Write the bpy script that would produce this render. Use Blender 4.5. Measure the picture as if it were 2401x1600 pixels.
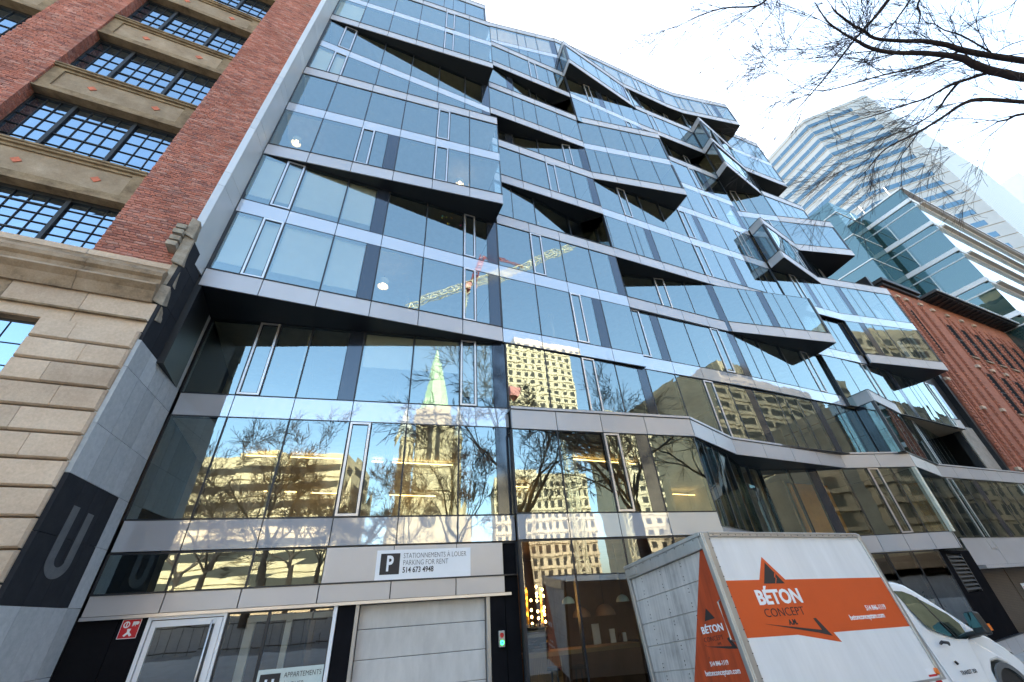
import bpy, math, random
from mathutils import Vector, Matrix

random.seed(7)
R_ = random.random
def U(a, b): return a + (b - a) * random.random()
for o in list(bpy.data.objects): bpy.data.objects.remove(o)
SC = bpy.context.scene
COL = SC.collection

# ------------------------------------------------------------------ camera
RC = ((0.91660008, -0.39535904, -0.05946035),
      (0.1748716, 0.53019732, -0.82964494),
      (0.35953334, 0.75005469, 0.55511597))
FPX = 944.185
cam = bpy.data.cameras.new('camera')
cam.sensor_width = 36.0
cam.lens = FPX / 2401 * 36.0
cam.clip_start = 0.05
cam.clip_end = 3000
camo = bpy.data.objects.new('camera', cam)
COL.objects.link(camo)
camo.matrix_world = Matrix(((RC[0][0], -RC[1][0], -RC[2][0], 0), (RC[0][1], -RC[1][1], -RC[2][1], 0),
                            (RC[0][2], -RC[1][2], -RC[2][2], 0), (0, 0, 0, 1)))
SC.camera = camo

# ------------------------------------------------------------------ sky, sun, exposure
SUN_EL, SUN_AZ = math.radians(34), math.radians(18)      # azimuth from +Y towards +X
w = bpy.data.worlds.new('World'); SC.world = w; w.use_nodes = True
nt = w.node_tree
bg = nt.nodes['Background']
sky = nt.nodes.new('ShaderNodeTexSky'); sky.sky_type = 'NISHITA'; sky.sun_disc = False
sky.sun_elevation = SUN_EL; sky.sun_rotation = SUN_AZ
sky.air_density = 1.0; sky.dust_density = 3.5; sky.ozone_density = 1.0
nt.links.new(sky.outputs[0], bg.inputs[0])
bg.inputs[1].default_value = 0.15
sl = bpy.data.lights.new('sun', 'SUN'); sl.energy = 2.0; sl.angle = math.radians(0.5); sl.color = (1.0, 0.93, 0.82)
so = bpy.data.objects.new('sun', sl); COL.objects.link(so)
sd = Vector((math.sin(SUN_AZ) * math.cos(SUN_EL), math.cos(SUN_AZ) * math.cos(SUN_EL), math.sin(SUN_EL)))
so.rotation_euler = sd.to_track_quat('Z', 'Y').to_euler()
so.location = sd * 400
SC.view_settings.view_transform = 'Standard'
SC.view_settings.look = 'None'
SC.view_settings.gamma = 1
SC.view_settings.use_curve_mapping = False
SC.view_settings.exposure = 2.75
SC.view_settings.use_white_balance = True
SC.view_settings.white_balance_temperature = 7000
SC.view_settings.white_balance_tint = 2
SC.cycles.max_bounces = 8
SC.cycles.transparent_max_bounces = 8
SC.cycles.glossy_bounces = 4
SC.cycles.caustics_reflective = False
SC.cycles.caustics_refractive = False
SC.cycles.sample_clamp_indirect = 6

# ------------------------------------------------------------------ camera ray helpers (to place things measured in the photograph)
def ray(u, v):
    d = ((u - 1200.5) / FPX, (v - 800) / FPX, 1.0)
    return Vector((sum(RC[i][0] * d[i] for i in range(3)), sum(RC[i][1] * d[i] for i in range(3)), sum(RC[i][2] * d[i] for i in range(3))))

# ------------------------------------------------------------------ materials
MATS = {}
def newmat(name):
    m = bpy.data.materials.new(name); m.use_nodes = True
    m.node_tree.nodes.clear(); MATS[name] = m
    return m, m.node_tree
def N(t, typ, **kw):
    n = t.nodes.new(typ)
    for k, v in kw.items():
        if k.startswith('i_'):
            n.inputs[k[2:].replace('_', ' ')].default_value = v
        else: setattr(n, k, v)
    return n
def noise(t, scale, detail=4, rough=.6, coord='Object', stretch=None):
    tc = N(t, 'ShaderNodeTexCoord')
    src = tc.outputs[coord]
    if coord == 'World':
        g = N(t, 'ShaderNodeNewGeometry'); src = g.outputs['Position']
    if stretch:
        mp = N(t, 'ShaderNodeMapping'); mp.inputs['Scale'].default_value = stretch
        t.links.new(src, mp.inputs[0]); src = mp.outputs[0]
    n = N(t, 'ShaderNodeTexNoise'); n.inputs['Scale'].default_value = scale
    n.inputs['Detail'].default_value = detail; n.inputs['Roughness'].default_value = rough
    t.links.new(src, n.inputs['Vector'])
    return n
def world_noise(t, scale, detail=4, rough=.6, stretch=None):
    g = N(t, 'ShaderNodeNewGeometry'); src = g.outputs['Position']
    if stretch:
        mp = N(t, 'ShaderNodeMapping'); mp.inputs['Scale'].default_value = stretch
        t.links.new(src, mp.inputs[0]); src = mp.outputs[0]
    n = N(t, 'ShaderNodeTexNoise'); n.inputs['Scale'].default_value = scale
    n.inputs['Detail'].default_value = detail; n.inputs['Roughness'].default_value = rough
    t.links.new(src, n.inputs['Vector'])
    return n
def ramp(t, fac, stops):
    r = N(t, 'ShaderNodeValToRGB')
    el = r.color_ramp.elements
    while len(el) < len(stops): el.new(.5)
    for e, (p, c) in zip(el, stops): e.position = p; e.color = (*c, 1)
    t.links.new(fac, r.inputs[0])
    return r
def solid(name, col, rough=.6, metal=0, var=.12, scale=3.0, bump=0, bscale=30, spec=.5, objvar=0, stretch=None):
    """a plain surface: base colour with soft patchy variation, per-object variation and a little relief"""
    m, t = newmat(name)
    out = N(t, 'ShaderNodeOutputMaterial'); p = N(t, 'ShaderNodeBsdfPrincipled')
    t.links.new(p.outputs[0], out.inputs[0])
    p.inputs['Roughness'].default_value = rough; p.inputs['Metallic'].default_value = metal
    p.inputs['Specular IOR Level'].default_value = spec
    n = world_noise(t, scale, 6, .65, stretch)
    lo = tuple(max(0, c * (1 - var)) for c in col); hi = tuple(min(1, c * (1 + var)) for c in col)
    r = ramp(t, n.outputs['Fac'], [(.3, lo), (.7, hi)])
    cs = r.outputs[0]
    if objvar:
        oi = N(t, 'ShaderNodeObjectInfo')
        hs = N(t, 'ShaderNodeHueSaturation')
        mr = N(t, 'ShaderNodeMapRange'); mr.inputs['To Min'].default_value = 1 - objvar; mr.inputs['To Max'].default_value = 1 + objvar
        t.links.new(oi.outputs['Random'], mr.inputs[0]); t.links.new(mr.outputs[0], hs.inputs['Value'])
        t.links.new(cs, hs.inputs['Color']); cs = hs.outputs[0]
    t.links.new(cs, p.inputs['Base Color'])
    if bump:
        b = N(t, 'ShaderNodeBump'); b.inputs['Strength'].default_value = bump; b.inputs['Distance'].default_value = .01
        n2 = world_noise(t, bscale, 5, .7)
        t.links.new(n2.outputs['Fac'], b.inputs['Height']); t.links.new(b.outputs[0], p.inputs['Normal'])
    return m
def glass(name, tint, refl, base_fac=.34, wob=.0022, wscale=.9):
    """coated facade glass: mirror-like coat over a tinted clear sheet, slightly wavy like real float glass"""
    m, t = newmat(name)
    out = N(t, 'ShaderNodeOutputMaterial')
    mix = N(t, 'ShaderNodeMixShader'); tr = N(t, 'ShaderNodeBsdfTransparent'); gl = N(t, 'ShaderNodeBsdfGlossy')
    tr.inputs[0].default_value = (*tint, 1); gl.inputs[0].default_value = (*refl, 1); gl.inputs['Roughness'].default_value = 0.0
    fr = N(t, 'ShaderNodeFresnel'); fr.inputs[0].default_value = 1.55
    mr = N(t, 'ShaderNodeMapRange'); mr.inputs['To Min'].default_value = base_fac; mr.inputs['To Max'].default_value = 1.0
    t.links.new(fr.outputs[0], mr.inputs[0])
    n = world_noise(t, wscale, 2, .5)
    # each pane has its own ripple: shift the pattern by a per-object amount
    oi = N(t, 'ShaderNodeObjectInfo'); n.noise_dimensions = '4D'
    sc4 = N(t, 'ShaderNodeMath', operation='MULTIPLY'); sc4.inputs[1].default_value = 37.0
    t.links.new(oi.outputs['Random'], sc4.inputs[0]); t.links.new(sc4.outputs[0], n.inputs['W'])
    b = N(t, 'ShaderNodeBump'); b.inputs['Strength'].default_value = 1.0; b.inputs['Distance'].default_value = wob
    t.links.new(n.outputs['Fac'], b.inputs['Height'])
    t.links.new(b.outputs[0], gl.inputs['Normal'])
    t.links.new(mr.outputs[0], mix.inputs[0]); t.links.new(tr.outputs[0], mix.inputs[1]); t.links.new(gl.outputs[0], mix.inputs[2])
    t.links.new(mix.outputs[0], out.inputs[0])
    return m
def coated(name, col, refl=(.8, .85, .9), fac=.3, rough=.02, wob=.0016):
    """opaque panel (enamelled spandrel glass, dark window) with a mirror-like coat"""
    m, t = newmat(name)
    out = N(t, 'ShaderNodeOutputMaterial')
    mix = N(t, 'ShaderNodeMixShader'); df = N(t, 'ShaderNodeBsdfDiffuse'); gl = N(t, 'ShaderNodeBsdfGlossy')
    df.inputs[0].default_value = (*col, 1); gl.inputs[0].default_value = (*refl, 1); gl.inputs['Roughness'].default_value = rough
    fr = N(t, 'ShaderNodeFresnel'); fr.inputs[0].default_value = 1.55
    mr = N(t, 'ShaderNodeMapRange'); mr.inputs['To Min'].default_value = fac; mr.inputs['To Max'].default_value = 1.0
    t.links.new(fr.outputs[0], mr.inputs[0])
    n = world_noise(t, 1.1, 2, .5)
    b = N(t, 'ShaderNodeBump'); b.inputs['Strength'].default_value = 1.0; b.inputs['Distance'].default_value = wob
    t.links.new(n.outputs['Fac'], b.inputs['Height']); t.links.new(b.outputs[0], gl.inputs['Normal'])
    t.links.new(mr.outputs[0], mix.inputs[0]); t.links.new(df.outputs[0], mix.inputs[1]); t.links.new(gl.outputs[0], mix.inputs[2])
    t.links.new(mix.outputs[0], out.inputs[0])
    return m
def emit(name, col, s):
    m, t = newmat(name)
    out = N(t, 'ShaderNodeOutputMaterial'); e = N(t, 'ShaderNodeEmission')
    e.inputs[0].default_value = (*col, 1); e.inputs[1].default_value = s
    t.links.new(e.outputs[0], out.inputs[0]); return m

GLASS = glass('facade_glass', (.88, .92, .87), (.66, .82, .84), .31, .0024, 1.0)
GLASS_ATTIC = glass('pale_glass', (.88, .92, .88), (.68, .83, .86), .35, .0022, 1.0)
GLASS_SHOP = glass('shop_glass', (.82, .86, .82), (.85, .9, .92), .20)
SPAN = coated('spandrel_glass', (.46, .47, .51), (.80, .86, .90), .30, .02, .0022)
FASCIA = solid('fascia_metal', (.47, .458, .47), .38, .35, .05, .6, objvar=.05, spec=.5)
SOFFIT = solid('soffit_black', (.010, .011, .014), .45, 0, .2, 2)
FRAME_D = solid('frame_dark', (.022, .024, .03), .4, .2, .1)
COLUMN = coated('column_dark_glass', (.022, .026, .036), (.7, .8, .9), .06, .08)
SILVER = solid('frame_silver', (.62, .60, .60), .3, .7, .05)
BLACKP = solid('black_granite', (.011, .011, .013), .5, 0, .2, 2, spec=0.0)
BLIND = solid('blind_cloth', (.86, .89, .82), .9, 0, .03)
CEIL = solid('ceiling_paint', (.78, .76, .68), .9)
FLOORI = solid('floor_wood', (.36, .28, .19), .5)
WALLI = solid('inner_wall', (.52, .47, .36), .9, 0, .35, .35)
WHITEP = solid('white_paint', (.78, .78, .80), .45, 0, .03)
def truckpaint():
    m = solid('truck_white', (.74, .74, .75), .32, 0, .07, 1.6, spec=.5, stretch=(2.2, 2.2, .22)); return m
TRUCKW = truckpaint()
VANP = solid('van_white', (.76, .77, .79), .22, 0, .02, 2, spec=.6)
ORANGE = solid('decal_orange', (.62, .085, .012), .42, 0, .04, 2)
ALU = solid('brushed_aluminium', (.40, .39, .38), .38, .6, .14, 6, stretch=(1, 1, .2))
def dirtyw():
    m, t = newmat('dirty_white')
    out = N(t, 'ShaderNodeOutputMaterial'); p = N(t, 'ShaderNodeBsdfPrincipled'); t.links.new(p.outputs[0], out.inputs[0])
    p.inputs['Roughness'].default_value = .6
    n = world_noise(t, 3.5, 9, .65, (4.5, 4.5, .16)); n2 = world_noise(t, 1.6, 4, .6)
    mx = N(t, 'ShaderNodeMath', operation='MULTIPLY'); t.links.new(n.outputs[0], mx.inputs[0]); t.links.new(n2.outputs[0], mx.inputs[1])
    r = ramp(t, mx.outputs[0], [(.12, (.26, .24, .23)), (.22, (.46, .43, .415)), (.36, (.57, .535, .51))])
    t.links.new(r.outputs[0], p.inputs['Base Color']); return m
DIRTYW = dirtyw()
DIRTYO = solid('dirty_orange', (.42, .055, .012), .55, 0, .35, 3, stretch=(2, 2, .3))
BLACKM = solid('black_plastic', (.014, .014, .015), .45)
TEXTD = solid('print_dark', (.025, .020, .020), .6, 0, .02)
TEXTG = solid('print_grey', (.10, .09, .09), .6, 0, .02)
TEXTW = solid('print_white', (.82, .82, .84), .55, 0, .02)
RUBBER = solid('rubber', (.02, .02, .021), .8)
CARGLASS = coated('car_glass', (.012, .026, .026), (.35, .5, .48), .10, .02, .0004)
RED = solid('sign_red', (.55, .012, .02), .4)
REDL = solid('red_lens', (.5, .02, .02), .25)
ORL = solid('amber_lens', (.75, .18, .03), .25)
def brickmat(name, cols, objvar=.22):
    m, t = newmat(name)
    out = N(t, 'ShaderNodeOutputMaterial'); p = N(t, 'ShaderNodeBsdfPrincipled'); t.links.new(p.outputs[0], out.inputs[0])
    p.inputs['Roughness'].default_value = .9; p.inputs['Specular IOR Level'].default_value = .2
    # one tone per brick: a white-noise lookup on the brick's own cell
    g = N(t, 'ShaderNodeNewGeometry')
    v = N(t, 'ShaderNodeTexWhiteNoise', noise_dimensions='1D')
    t.links.new(g.outputs['Random Per Island'], v.inputs['W'])
    oi = N(t, 'ShaderNodeObjectInfo')
    ad = N(t, 'ShaderNodeMath', operation='ADD'); t.links.new(oi.outputs['Random'], ad.inputs[0]); t.links.new(v.outputs[0], ad.inputs[1])
    fr = N(t, 'ShaderNodeMath', operation='FRACT'); t.links.new(ad.outputs[0], fr.inputs[0])
    r = ramp(t, fr.outputs[0], [(i / (len(cols) - 1), c) for i, c in enumerate(cols)])
    n = world_noise(t, 1.1, 6, .7); n2 = world_noise(t, 45, 3, .7)
    mx = N(t, 'ShaderNodeMix', data_type='RGBA', blend_type='MULTIPLY'); mx.inputs['Factor'].default_value = 1
    r2 = ramp(t, n.outputs[0], [(.3, (.72, .70, .70)), (.7, (1.2, 1.15, 1.15))])
    t.links.new(r.outputs[0], mx.inputs['A']); t.links.new(r2.outputs[0], mx.inputs['B'])
    mx2 = N(t, 'ShaderNodeMix', data_type='RGBA', blend_type='MULTIPLY'); mx2.inputs['Factor'].default_value = 1
    r3 = ramp(t, n2.outputs[0], [(.3, (.8, .8, .8)), (.7, (1.15, 1.15, 1.15))])
    t.links.new(mx.outputs['Result'], mx2.inputs['A']); t.links.new(r3.outputs[0], mx2.inputs['B'])
    t.links.new(mx2.outputs['Result'], p.inputs['Base Color'])
    return m
BRICK = brickmat('red_brick', [(.37, .14, .10), (.44, .175, .125), (.46, .205, .155), (.40, .155, .11), (.27, .12, .10), (.50, .27, .215), (.42, .165, .115)])
MORTAR = solid('mortar', (.50, .39, .335), .95, 0, .2, 4)
def brickwall():
    """far brick wall: too small to pick single bricks apart"""
    m, t = newmat('far_brick')
    out = N(t, 'ShaderNodeOutputMaterial'); p = N(t, 'ShaderNodeBsdfPrincipled'); t.links.new(p.outputs[0], out.inputs[0])
    p.inputs['Roughness'].default_value = .9
    g = N(t, 'ShaderNodeNewGeometry'); sp = N(t, 'ShaderNodeSeparateXYZ'); t.links.new(g.outputs['Position'], sp.inputs[0])
    ad = N(t, 'ShaderNodeMath', operation='ADD'); t.links.new(sp.outputs[0], ad.inputs[0]); t.links.new(sp.outputs[1], ad.inputs[1])
    cb = N(t, 'ShaderNodeCombineXYZ'); t.links.new(ad.outputs[0], cb.inputs[0]); t.links.new(sp.outputs[2], cb.inputs[1])
    b = N(t, 'ShaderNodeTexBrick'); t.links.new(cb.outputs[0], b.inputs[0])
    b.inputs['Scale'].default_value = 1.0; b.inputs['Brick Width'].default_value = .24; b.inputs['Row Height'].default_value = .082
    b.inputs['Mortar Size'].default_value = .007
    b.inputs['Color1'].default_value = (.40, .145, .085, 1); b.inputs['Color2'].default_value = (.30, .10, .06, 1); b.inputs['Mortar'].default_value = (.25, .13, .10, 1)
    n = world_noise(t, .8, 6, .7)
    mx = N(t, 'ShaderNodeMix', data_type='RGBA', blend_type='MULTIPLY'); mx.inputs['Factor'].default_value = 1
    r2 = ramp(t, n.outputs[0], [(.3, (.8, .78, .78)), (.7, (1.15, 1.15, 1.15))])
    t.links.new(b.outputs[0], mx.inputs['A']); t.links.new(r2.outputs[0], mx.inputs['B']); t.links.new(mx.outputs['Result'], p.inputs['Base Color'])
    return m
FARBRICK = brickwall()
def stonemat(name, a, b_, c, scale=1.2, bump=.5):
    m, t = newmat(name)
    out = N(t, 'ShaderNodeOutputMaterial'); p = N(t, 'ShaderNodeBsdfPrincipled'); t.links.new(p.outputs[0], out.inputs[0])
    p.inputs['Roughness'].default_value = .85; p.inputs['Specular IOR Level'].default_value = .25
    n = world_noise(t, scale, 10, .72); n2 = world_noise(t, scale * 22, 6, .7)
    r = ramp(t, n.outputs[0], [(.28, a), (.5, b_), (.72, c)])
    oi = N(t, 'ShaderNodeObjectInfo'); hs = N(t, 'ShaderNodeHueSaturation')
    mr = N(t, 'ShaderNodeMapRange'); mr.inputs['To Min'].default_value = .86; mr.inputs['To Max'].default_value = 1.1
    t.links.new(oi.outputs['Random'], mr.inputs[0]); t.links.new(mr.outputs[0], hs.inputs['Value']); t.links.new(r.outputs[0], hs.inputs['Color'])
    mx = N(t, 'ShaderNodeMix', data_type='RGBA', blend_type='MULTIPLY'); mx.inputs['Factor'].default_value = 1
    r3 = ramp(t, n2.outputs[0], [(.3, (.86, .86, .86)), (.7, (1.1, 1.1, 1.1))])
    t.links.new(hs.outputs[0], mx.inputs['A']); t.links.new(r3.outputs[0], mx.inputs['B']); t.links.new(mx.outputs['Result'], p.inputs['Base Color'])
    bp = N(t, 'ShaderNodeBump'); bp.inputs['Strength'].default_value = bump; bp.inputs['Distance'].default_value = .006
    t.links.new(n2.outputs[0], bp.inputs['Height']); t.links.new(bp.outputs[0], p.inputs['Normal'])
    return m
SAND = stonemat('sandstone', (.44, .325, .235), (.55, .425, .32), (.62, .50, .39), .9)
SANDDIRT = stonemat('weathered_sandstone', (.075, .055, .04), (.30, .215, .14), (.42, .32, .23), 1.3)
CONC = stonemat('concrete_spandrel', (.225, .165, .11), (.31, .235, .162), (.41, .325, .24), 2.0)
SILL = stonemat('stained_sill', (.09, .06, .038), (.25, .18, .11), (.36, .27, .175), 2.5)
GRAN = stonemat('pale_granite', (.40, .435, .46), (.48, .51, .535), (.56, .585, .60), 9, .15)
GRAND = stonemat('dark_granite', (.017, .019, .024), (.022, .024, .03), (.03, .032, .038), 4, .08)
GRANM = stonemat('letter_granite', (.12, .13, .14), (.15, .16, .17), (.18, .19, .20), 6, .08)
PIERM = solid('pier_metal', (.54, .56, .58), .42, .2, .06, .5, objvar=.05)
OLDSTONE = stonemat('old_stone', (.16, .13, .10), (.33, .28, .22), (.46, .41, .34), 3, .8)
DIAM = solid('terracotta', (.55, .16, .09), .85, 0, .25, 12)
WGLASS = coated('old_window_glass', (.03, .038, .048), (.48, .62, .74), .60, .01, .0009)
STEEL = solid('window_steel', (.012, .013, .016), .55, 0, .2)
GARAGE = solid('garage_door_white', (.53, .51, .495), .5, 0, .13, 2.2, stretch=(1.6, 1.6, .5))
ASPH = solid('asphalt', (.13, .128, .125), .9, 0, .3, 2, bump=.4, bscale=60)
PAVE = solid('pavement_concrete', (.36, .35, .335), .9, 0, .14, 1.5, bump=.2, bscale=50)
BARK = solid('bark', (.085, .062, .052), .9, 0, .3, 6, bump=.6, bscale=25)
TWIG = solid('twig_bark', (.060, .040, .036), .9, 0, .2, 6)
WOOD = solid('oak_slats', (.42, .24, .10), .5, 0, .2, 8, stretch=(8, 8, .6))
LEAFG = solid('plant_leaf', (.07, .12, .03), .5)
DARKI = solid('dark_interior', (.16, .10, .065), .8, 0, .4, .8)

# ------------------------------------------------------------------ geometry helpers
ORG = {}
class MB:
    def __init__(s): s.v = []; s.f = []
    def poly(s, pts):
        i = len(s.v); s.v += [tuple(p) for p in pts]; s.f.append(tuple(range(i, i + len(pts))))
    def hexa(s, c):
        i = len(s.v); s.v += [tuple(p) for p in c]
        for q in ((0, 3, 2, 1), (4, 5, 6, 7), (0, 1, 5, 4), (1, 2, 6, 5), (2, 3, 7, 6), (3, 0, 4, 7)): s.f.append(tuple(i + k for k in q))
    def box(s, x0, x1, y0, y1, z0, z1):
        s.hexa(((x0, y0, z0), (x1, y0, z0), (x1, y1, z0), (x0, y1, z0), (x0, y0, z1), (x1, y0, z1), (x1, y1, z1), (x0, y1, z1)))
    def obox(s, p0, p1, z0, z1, d0, d1):
        """box standing on the plan line p0-p1, from d0 to d1 metres in front of it (outside is to the right of p0->p1)"""
        tx, ty = p1[0] - p0[0], p1[1] - p0[1]; L = math.hypot(tx, ty) or 1; nx, ny = ty / L, -tx / L
        a = (p0[0] + nx * d1, p0[1] + ny * d1); b = (p1[0] + nx * d1, p1[1] + ny * d1)
        c = (p1[0] + nx * d0, p1[1] + ny * d0); d = (p0[0] + nx * d0, p0[1] + ny * d0)
        s.hexa(((*a, z0), (*b, z0), (*c, z0), (*d, z0), (*a, z1), (*b, z1), (*c, z1), (*d, z1)))
    def prism(s, pts, z0, z1):
        n = len(pts); i = len(s.v)
        s.v += [(p[0], p[1], z0) for p in pts] + [(p[0], p[1], z1) for p in pts]
        s.f.append(tuple(range(i + n - 1, i - 1, -1))); s.f.append(tuple(range(i + n, i + 2 * n)))
        for k in range(n): s.f.append((i + k, i + (k + 1) % n, i + n + (k + 1) % n, i + n + k))
    def extrude(s, pts3, vec):
        n = len(pts3); i = len(s.v); vec = Vector(vec)
        s.v += [tuple(p) for p in pts3] + [tuple(Vector(p) + vec) for p in pts3]
        s.f.append(tuple(range(i + n - 1, i - 1, -1))); s.f.append(tuple(range(i + n, i + 2 * n)))
        for k in range(n): s.f.append((i + k, i + (k + 1) % n, i + n + (k + 1) % n, i + n + k))
    def tube(s, path, rad, n=6, cap=True):
        path = [Vector(p) for p in path]; base = len(s.v); m = len(path)
        if not hasattr(rad, '__len__'): rad = [rad] * m
        up = None
        for k, p in enumerate(path):
            t = (path[min(k + 1, m - 1)] - path[max(k - 1, 0)])
            t = t.normalized() if t.length > 1e-9 else Vector((0, 0, 1))
            if up is None:
                up = Vector((0, 0, 1)) if abs(t.z) < .9 else Vector((1, 0, 0))
            a = t.cross(up); a = a.normalized() if a.length > 1e-6 else Vector((1, 0, 0)); b = t.cross(a); up = -b if False else up
            for j in range(n):
                an = 2 * math.pi * j / n
                s.v.append(tuple(p + (a * math.cos(an) + b * math.sin(an)) * rad[k]))
        for k in range(m - 1):
            for j in range(n):
                q = (j + 1) % n
                s.f.append((base + k * n + j, base + k * n + q, base + (k + 1) * n + q, base + (k + 1) * n + j))
        if cap and n > 2:
            s.f.append(tuple(base + j for j in range(n - 1, -1, -1))); s.f.append(tuple(base + (m - 1) * n + j for j in range(n)))
    def lathe(s, c, prof, n=16):
        """prof: (radius, z) pairs, turned about the vertical through c"""
        base = len(s.v)
        for r, z in prof:
            for j in range(n):
                a = 2 * math.pi * j / n; s.v.append((c[0] + r * math.cos(a), c[1] + r * math.sin(a), c[2] + z))
        for k in range(len(prof) - 1):
            for j in range(n):
                q = (j + 1) % n; s.f.append((base + k * n + j, base + k * n + q, base + (k + 1) * n + q, base + (k + 1) * n + j))
    def build(s, name, mat, parent=None, smooth=False, local=False):
        me = bpy.data.meshes.new(name)
        o_ = Vector((0, 0, 0)) if (parent is None or local) else ORG.get(parent.name, Vector((0, 0, 0)))
        me.from_pydata([(v[0] - o_.x, v[1] - o_.y, v[2] - o_.z) for v in s.v], [], s.f)
        me.materials.append(mat)
        if smooth:
            me.polygons.foreach_set('use_smooth', [True] * len(me.polygons))
        me.update()
        ob = bpy.data.objects.new(name, me); COL.objects.link(ob)
        if parent is not None:
            ob.parent = parent; ORG[ob.name] = o_
        else: ORG[ob.name] = Vector((0, 0, 0))
        return ob
def tag(o, label=None, cat=None, group=None, kind=None):
    if label: o['label'] = label
    if cat: o['category'] = cat
    if group: o['group'] = group
    if kind: o['kind'] = kind
    return o
def thing(name, loc, label, cat, group=None):
    o = bpy.data.objects.new(name, None); COL.objects.link(o); o.location = loc; o.empty_display_size = .2
    ORG[o.name] = Vector(loc); return tag(o, label, cat, group)
def bevel(o, wdt, seg=2):
    b = o.modifiers.new('bevel', 'BEVEL'); b.width = wdt; b.segments = seg; b.limit_method = 'ANGLE'
    return o
def text(body, pos, xdir, updir, size, mat, parent, sx=1.0, bold=0.0, depth=.002, name='lettering', local=False, align='LEFT', shear=0):
    cu = bpy.data.curves.new(name, 'FONT'); cu.body = body; cu.size = size; cu.extrude = depth; cu.offset = bold
    cu.align_x = align; cu.shear = shear; cu.resolution_u = 3
    cu.materials.append(mat)
    tmp = bpy.data.objects.new('tmp_text', cu)
    me = bpy.data.meshes.new_from_object(tmp); me.name = name
    bpy.data.objects.remove(tmp); bpy.data.curves.remove(cu)
    if not me.materials: me.materials.append(mat)
    o = bpy.data.objects.new(name, me); COL.objects.link(o)
    x = Vector(xdir).normalized(); u = Vector(updir); u = (u - x * u.dot(x)).normalized(); n = x.cross(u)
    off = Vector((0, 0, 0)) if local or parent is None else ORG[parent.name]
    p = Vector(pos) - off
    M = Matrix(((x.x * sx, u.x, n.x, p.x), (x.y * sx, u.y, n.y, p.y), (x.z * sx, u.z, n.z, p.z), (0, 0, 0, 1)))
    if parent is not None: o.parent = parent
    o.matrix_local = M
    return o
def lerp(a, b, t): return (a[0] + (b[0] - a[0]) * t, a[1] + (b[1] - a[1]) * t)

# ================================================================== GROUND
def gz(y): return -1.55 - .105 * max(min(y, 12), -6) if y > -6 else -1.55 + .63
LAWN = solid('winter_lawn', (.21, .19, .12), .95, 0, .3, .6)
m = MB(); m.poly([(-900, -900, 1.2), (900, -900, 1.2), (900, -30, 1.2), (-900, -30, 1.2)]); tag(m.build('lawn', LAWN), kind='structure')
m = MB()
m.poly([(-900, -30, 1.2), (900, -30, 1.2), (900, -6.5, -.92), (-900, -6.5, -.92)])
m.poly([(-900, -6.5, -.92), (900, -6.5, -.92), (900, 9.0, -2.55), (-900, 9.0, -2.55)])
m.poly([(-900, 9.0, -2.55), (900, 9.0, -2.55), (900, 900, -2.55), (-900, 900, -2.55)])
tag(m.build('ground', ASPH), kind='structure')
m = MB()   # pavement along the glass building, laid in slabs
for i in range(34):
    x = -12 + i * 1.5
    m.hexa(((x, 8.95, -2.6), (x + 1.485, 8.95, -2.6), (x + 1.485, 14, -2.6), (x, 14, -2.6), (x, 8.95, -2.42), (x + 1.485, 8.95, -2.42), (x + 1.485, 14, -2.42), (x, 14, -2.42)))
tag(m.build('pavement', PAVE), kind='structure')
m = MB()   # pavement under the viewer
m.hexa(((-60, -4.5, -1.3), (60, -4.5, -1.3), (60, 3.6, -2.1), (-60, 3.6, -2.1), (-60, -4.5, -1.0), (60, -4.5, -1.0), (60, 3.6, -1.8), (-60, 3.6, -1.8)))
tag(m.build('near_pavement', PAVE), kind='structure')

# ================================================================== GLASS BUILDING
def zb(k): return {0: .36, 1: 1.42, 2: 4.38}.get(k, 7.28 + 2.895 * (k - 3))
def zt(k): return {0: .68, 1: 2.03, 2: 4.98}.get(k, zb(k) + .57)
GB = thing('glass_building', (16, 12, -2.5), 'modern apartment building of blue glass with staggered boxes jutting out over black soffits', 'apartment building')
cnt = {}
def part(mb, name, mat, parent=None, **k):
    cnt[name] = cnt.get(name, 0) + 1
    return mb.build(name, mat, parent or GB, **k)
def npt(p0, p1, d):
    L = math.hypot(p1[0] - p0[0], p1[1] - p0[1]); nx, ny = (p1[1] - p0[1]) / L, -(p1[0] - p0[0]) / L
    return (p0[0] + nx * d, p0[1] + ny * d), (p1[0] + nx * d, p1[1] + ny * d)
def splits_of(p0, p1, sp):
    L = math.hypot(p1[0] - p0[0], p1[1] - p0[1])
    if sp is None:
        n = max(1, round(L / 1.45)); return [L * i / n for i in range(n + 1)], L
    return [min(s, L) for s in sp], L
def pane(p0, p1, a, b, z0, z1, L, mat, name='glass_pane', parent=None, inset=.016):
    a2, b2 = a + inset, b - inset
    q0 = lerp(p0, p1, a2 / L); q1 = lerp(p0, p1, b2 / L)
    tx, ty = (p1[0] - p0[0]) / L, (p1[1] - p0[1]) / L; nx, ny = ty, -tx
    j = [U(-.004, .004) for _ in range(4)]
    m = MB()
    m.poly([(q0[0] + nx * j[0], q0[1] + ny * j[0], z0 + inset), (q1[0] + nx * j[1], q1[1] + ny * j[1], z0 + inset),
            (q1[0] + nx * j[2], q1[1] + ny * j[2], z1 - inset), (q0[0] + nx * j[3], q0[1] + ny * j[3], z1 - inset)])
    return part(m, name, mat, parent)
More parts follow.
